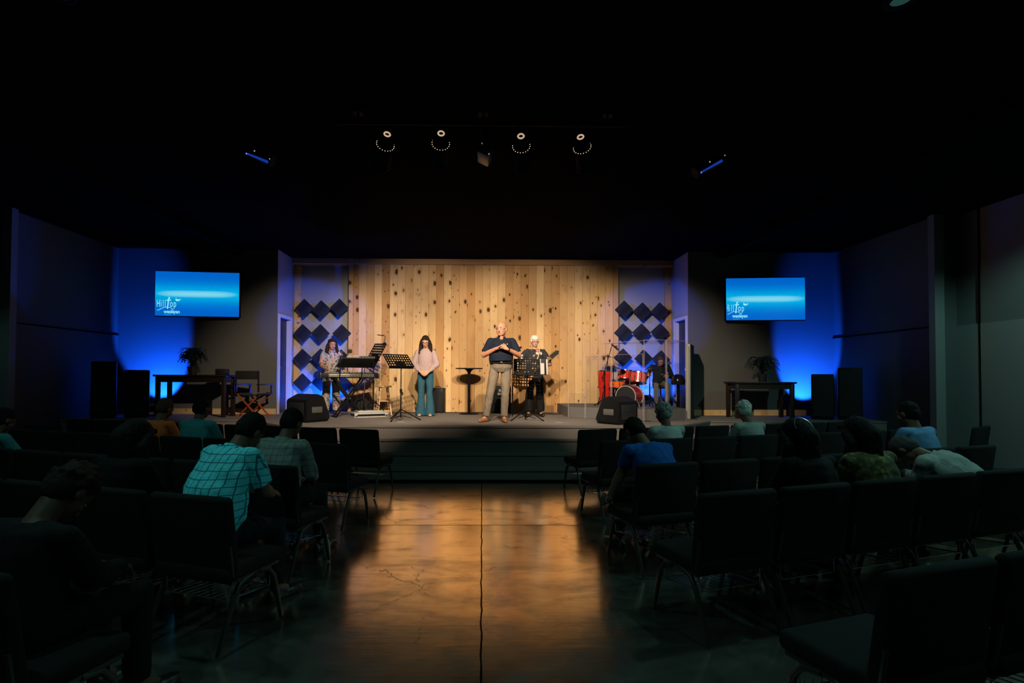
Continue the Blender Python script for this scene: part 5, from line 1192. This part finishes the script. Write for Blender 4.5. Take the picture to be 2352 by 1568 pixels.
MXZ = MG @ Matrix.Rotation(R(90), 4, 'X')
b = MB(); b.prism(outl(), -.048, .044, MXZ); b.build('guitar_body', mat('guitar_side_wood', (.10, .035, .015), .3, coat=.5), t)
b = MB(); b.prism(outl(.97), .0445, .048, MXZ); b.build('soundboard', GUITARW, t, smooth=False)
b = MB(); b.lathe([(0, .0485), (.048, .0485), (.048, .0495), (0, .0495)], 28, MXZ @ Matrix.Translation((.07, 0, 0))); b.build('sound_hole', BLKPL, t)
b = MB(); b.box((0, 0, 0), (.14, .02, .008)); 
for v in b.bm.verts: v.co = MXZ @ (Matrix.Rotation(R(90), 3, 'Z') @ v.co + V((-.13, 0, .051)))
b.build('bridge', DKWOOD, t)
b = MB(); b.box((.44, 0, .045), (.47, .052, .022)); b.bm.transform(MXZ); b.build('neck', NECKW, t)
b = MB(); b.prism([(.675, -.030), (.69, -.040), (.86, -.036), (.875, -.012), (.90, -.004), (.875, .020), (.86, .036), (.69, .040), (.675, .030)], .032, .048, MXZ); b.build('headstock', BLKPL, t)
b = MB()
for k in range(6):
    for s in (-1, 1): b.cyl(MXZ @ V((.70 + k * .028, s * .036, .038)), MXZ @ V((.70 + k * .028, s * .056, .038)), .0065, None, 8)
b.build('tuning_pegs', CHROME, t)
b = MB()
for k in range(6): b.cyl(MXZ @ V((-.13, -.02 + k * .008, .060)), MXZ @ V((.68, -.016 + k * .0064, .059)), .0006, None, 4)
b.build('strings', CHROME, t, smooth=False)
b = MB()
sp = bez([gp(.23, .03, -.02), V((loc.x + .08, 10.455, S + 1.20)), V((loc.x + .085, 10.455, S + 1.32)), V((loc.x + .095, 10.47, S + 1.42)), V((loc.x + .09, 10.58, S + 1.45))], 16)
MB().tube([p - GL for p in sp], .012, 8).build('strap', mat('pale_strap', (.45, .36, .22), .8), t)
# drummer
J = sit_pose(22, 50, .46, .96, arms='knee')
J['wrR'] = V((.30, .34, .80)); J['wrL'] = V((-.12, .40, .76)); J['elR'] = V((.32, .06, .72)); J['elL'] = V((-.30, .10, .70)); J['fR'] = V((.2, .9, -.2)); J['fL'] = V((.1, .9, -.2))
t, h, J = person('seated drummer in black buttoned shirt and tan trousers looking down behind the clear shield', (kx(1519, 11.15), 11.2, Z0), R(168), J, SKR, ('short', HBR), (DRUMMERS, 'long'), (KHAKI2, 'trousers'), BLKLTH, 1.0, .02, 1.0, (-35, 0, -8), False, .0058, curl=(.9, .9))
t.scale = (.86, .86, .86)
b = MB()
for k in range(5): b.ell(J['C'].lerp(J['N'], .85 - k * .26) + V((0, .155 - .01 * k, 0)), .007, None, 8, 6)
b.build('shirt_buttons', PAPER, t)
for q, lb in ((0, 'wooden drumstick in the drummer\'s right hand'), (1, 'wooden drumstick in the drummer\'s left hand')):
    wv = t.matrix_basis @ (J['wrR' if q == 0 else 'wrL'] + V((0, .08, .0)))
    wv = V((kx(1519, 11.15), 11.2, Z0)) + Matrix.Rotation(R(168), 3, 'Z') @ ((J['wrR' if q == 0 else 'wrL'] + V((0, .08, -.012))) * .86)
    d = V((-.55 if q == 0 else -.75, -.75, .35 if q == 0 else .1)).normalized()
    tag(MB().cyl(wv - d * .10, wv + d * .28, .0075, .0045, 8).ell(wv + d * .28, .007, None, 8, 6).build('drumstick', STOOLW), lb, 'drumstick', 'drumsticks')

# ------------------------------------------------------------------ chairs
c0 = thing('church_chair', 'x', 'chair', (0, 0, 0), 0, 'charcoal padded chairs')
b = MB(); b.box((0, .01, .425), (.55, .47, .085), None, .032, 4); b.build('seat', FABRIC, c0, ang=60)
b = MB(); b.box((0, 0, 0), (.575, .058, .50), None, .024, 4)
for v in b.bm.verts:                       # rounded shoulders, slight recline and wrap
    if v.co.z > .12 and abs(v.co.x) > .20: v.co.z -= .026 * ((abs(v.co.x) - .20) / .09) ** 2
    v.co.y += .030 * (abs(v.co.x) / .25) ** 2
b.bm.transform(Matrix.Translation((0, -.235, .635)) @ Matrix.Rotation(R(8), 4, 'X')); b.build('backrest', FABRIC, c0, ang=60)
b = MB()
for s in (-1, 1): MB().tube([(s * .255, -.13, .375), (s * .272, -.19, .42), (s * .272, -.215, .60)], .012, 8).build('back_post', FRAME, c0)

b = MB()
for s in (-1, 1): b.box((s * .255, .01, .378), (.022, .40, .022), None, .004)
for y in (-.17, .19): b.box((0, y, .378), (.51, .022, .022), None, .004)
b.build('seat_frame', FRAME, c0)
for s in (-1, 1):
    MB().tube([(s * .256, .04, .375), (s * .258, .12, .36), (s * .262, .165, .30), (s * .266, .235, .015)], [.016, .016, .016, .0135], 10).build('leg', FRAME, c0)
    MB().tube([(s * .256, -.02, .375), (s * .258, -.12, .355), (s * .262, -.165, .30), (s * .266, -.285, .015)], [.016, .016, .016, .0135], 10).build('leg', FRAME, c0)
b = MB()
b.tube([(-.225, -.17, .275), (-.225, .17, .235), (.225, .17, .235), (.225, -.17, .275)], .0042, 6, True)
for k in range(9): b.tube([(-.20 + k * .05, -.17, .275), (-.20 + k * .05, .17, .235), (-.20 + k * .05, .172, .262)], .0026, 5)
for s in (-1, 1): b.tube([(s * .225, -.17, .275), (s * .235, -.16, .37)], .004, 5); b.tube([(s * .225, .17, .235), (s * .235, .17, .37)], .004, 5)
b.build('book_rack', CHROME, c0)
ORD = ['aisle', 'second', 'third', 'fourth', 'fifth', 'sixth', 'seventh', 'eighth', 'ninth']
ROWL = {'A': 'front row', 'B': 'second row', 'C': 'third row', 'D': 'fourth row', 'E': 'nearest row'}
AR, AL = R(17.2), R(-17.2)
ROWS = {('R', 'A'): (1.55, 6.78, 8), ('R', 'B'): (1.56, 5.58, 8), ('R', 'C'): (1.50, 4.07, 7), ('R', 'D'): (1.56, 3.06, 6), ('R', 'E'): (1.70, 1.84, 4),
        ('L', 'A'): (-1.63, 6.73, 9), ('L', 'B'): (-1.65, 5.29, 8), ('L', 'C'): (-1.69, 3.98, 7), ('L', 'D'): (-1.69, 2.95, 6), ('L', 'E'): (-1.90, 1.83, 3)}
SEAT = {}
used = False
for (sd, rw), (x0, y0, n) in ROWS.items():
    s = 1 if sd == 'R' else -1; a = AR if sd == 'R' else AL
    for i in range(n):
        bx = x0 + s * .595 * i; by = y0 + .31 * .595 * i
        fx, fy = -math.sin(a), math.cos(a)
        loc = (bx + fx * .27, by + fy * .27, 0); SEAT[(sd, rw, i)] = (loc, a)
        side = 'right' if sd == 'R' else 'left'
        lb = 'charcoal padded chair, %s in the %s %s of the aisle' % ('beside the aisle' if i == 0 else ORD[i] + ' from the aisle', ROWL[rw], side)
        if not used: c0.location = loc; c0.rotation_euler = (0, 0, a); c0['label'] = lb; c0['group'] = 'padded chairs %s of the aisle' % side; used = True
        else: dup(c0, loc, a, lb, 'padded chairs %s of the aisle' % side)
for loc, rz, lb in (((7.10, 7.55, 0), R(30), 'charcoal padded chair turned towards the middle beside the right wall pilaster'), ((6.33, 6.0, 0), R(58), 'charcoal padded chair at the far right edge beside the right wall'),
                    ((-6.15, 7.55, 0), R(-8), 'charcoal padded chair standing alone before the steps near the left speakers')):
    dup(c0, loc, rz, lb, 'single chairs at the side walls')

# ------------------------------------------------------------------ congregation
def seated(key, label, lean, bow, tk, side, skinm, hair, top, bottom=(DKBLUE, 'trousers'), build_=1.0, belly=.04, head=(0, 0, 0), dx=0.0, dy=0.0, drz=0.0, **kw):
    loc, a = SEAT[key]; M = Matrix.Rotation(a, 3, 'Z'); p = V(loc) + M @ V((dx, dy, 0))
    tk *= .88
    J = sit_pose(lean, bow, .468, tk, side, kw.pop('arms', 'lap'))
    J.update(kw.pop('joints', {}))
    return person(label, p, a + R(drz), J, skinm, hair, top, bottom, BLKLTH, build_, belly, 1.0, (head[0] - lean - bow, head[1], head[2]), False, kw.pop('voxel', .009), 'people seated in the rows', **kw)
# left of the aisle
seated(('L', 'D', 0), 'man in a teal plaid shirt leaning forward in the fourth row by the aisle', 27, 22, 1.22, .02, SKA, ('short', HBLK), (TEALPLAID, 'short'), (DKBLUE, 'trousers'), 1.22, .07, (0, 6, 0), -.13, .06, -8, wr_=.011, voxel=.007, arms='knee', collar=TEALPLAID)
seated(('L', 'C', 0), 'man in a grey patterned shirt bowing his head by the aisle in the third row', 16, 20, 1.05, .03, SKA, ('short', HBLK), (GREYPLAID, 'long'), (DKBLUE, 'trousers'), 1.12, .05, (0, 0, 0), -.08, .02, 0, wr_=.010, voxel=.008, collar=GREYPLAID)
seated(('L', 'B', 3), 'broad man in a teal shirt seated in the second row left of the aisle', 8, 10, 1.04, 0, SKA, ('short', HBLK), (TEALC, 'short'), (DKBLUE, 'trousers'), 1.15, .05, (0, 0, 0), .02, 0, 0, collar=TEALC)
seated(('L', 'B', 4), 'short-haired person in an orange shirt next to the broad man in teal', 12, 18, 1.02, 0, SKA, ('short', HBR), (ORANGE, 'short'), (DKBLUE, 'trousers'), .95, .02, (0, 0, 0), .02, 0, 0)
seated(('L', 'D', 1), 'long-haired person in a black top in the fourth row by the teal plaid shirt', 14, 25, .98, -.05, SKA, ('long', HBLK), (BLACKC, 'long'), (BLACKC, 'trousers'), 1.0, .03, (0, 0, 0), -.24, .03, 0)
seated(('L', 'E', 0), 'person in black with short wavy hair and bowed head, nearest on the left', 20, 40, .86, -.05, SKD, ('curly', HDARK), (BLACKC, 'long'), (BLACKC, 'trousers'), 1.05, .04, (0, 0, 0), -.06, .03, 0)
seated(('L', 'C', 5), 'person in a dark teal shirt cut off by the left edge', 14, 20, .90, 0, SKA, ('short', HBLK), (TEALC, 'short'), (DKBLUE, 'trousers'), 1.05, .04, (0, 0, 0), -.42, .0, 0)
# right of the aisle
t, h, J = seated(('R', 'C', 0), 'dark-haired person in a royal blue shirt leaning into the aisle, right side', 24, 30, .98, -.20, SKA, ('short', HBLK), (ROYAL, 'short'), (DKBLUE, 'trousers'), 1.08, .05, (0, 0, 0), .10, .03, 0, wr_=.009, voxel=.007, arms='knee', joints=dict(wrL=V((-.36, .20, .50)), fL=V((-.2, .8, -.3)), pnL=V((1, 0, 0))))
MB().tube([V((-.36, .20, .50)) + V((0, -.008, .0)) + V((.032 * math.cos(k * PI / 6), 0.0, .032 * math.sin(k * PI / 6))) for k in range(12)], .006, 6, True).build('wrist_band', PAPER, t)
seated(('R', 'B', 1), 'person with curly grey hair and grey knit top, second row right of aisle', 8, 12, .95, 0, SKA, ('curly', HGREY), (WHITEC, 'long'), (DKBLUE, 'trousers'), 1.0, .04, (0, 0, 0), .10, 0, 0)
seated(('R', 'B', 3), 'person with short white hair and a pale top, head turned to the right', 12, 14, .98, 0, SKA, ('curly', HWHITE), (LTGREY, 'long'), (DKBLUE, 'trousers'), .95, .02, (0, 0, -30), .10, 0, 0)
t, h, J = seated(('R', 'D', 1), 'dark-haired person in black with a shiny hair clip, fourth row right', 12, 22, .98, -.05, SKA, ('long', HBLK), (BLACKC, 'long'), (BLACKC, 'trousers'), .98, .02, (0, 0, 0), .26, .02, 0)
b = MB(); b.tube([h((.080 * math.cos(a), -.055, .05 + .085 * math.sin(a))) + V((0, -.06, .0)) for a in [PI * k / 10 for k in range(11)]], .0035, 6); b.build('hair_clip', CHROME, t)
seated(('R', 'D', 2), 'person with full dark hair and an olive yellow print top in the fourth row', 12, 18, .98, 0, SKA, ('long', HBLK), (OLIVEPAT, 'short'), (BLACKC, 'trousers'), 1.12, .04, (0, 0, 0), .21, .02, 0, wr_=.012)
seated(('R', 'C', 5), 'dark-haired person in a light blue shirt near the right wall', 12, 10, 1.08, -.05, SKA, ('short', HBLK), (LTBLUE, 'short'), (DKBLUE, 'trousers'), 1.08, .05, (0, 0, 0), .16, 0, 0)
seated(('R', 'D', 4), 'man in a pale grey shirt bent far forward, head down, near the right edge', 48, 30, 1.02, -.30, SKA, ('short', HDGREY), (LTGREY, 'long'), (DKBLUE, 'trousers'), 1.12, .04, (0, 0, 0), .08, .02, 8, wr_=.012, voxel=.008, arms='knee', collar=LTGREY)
# plastic bottle on the floor and books in the racks
t = thing('plastic_bottle', 'small clear plastic bottle standing on the floor left of the aisle', 'bottle', (kx(752, 4.4), 4.45, 0))
MB().lathe([(.028, 0), (.031, .01), (.031, .12), (.024, .15), (.012, .17), (.012, .185)], 20).build('bottle_body', mat('cloudy_plastic', (.25, .42, .45), .2, alpha=.7), t)
MB().cyl((0, 0, .185), (0, 0, .20), .014).build('bottle_cap', PAPER, t)
print('objects', len(bpy.data.objects))
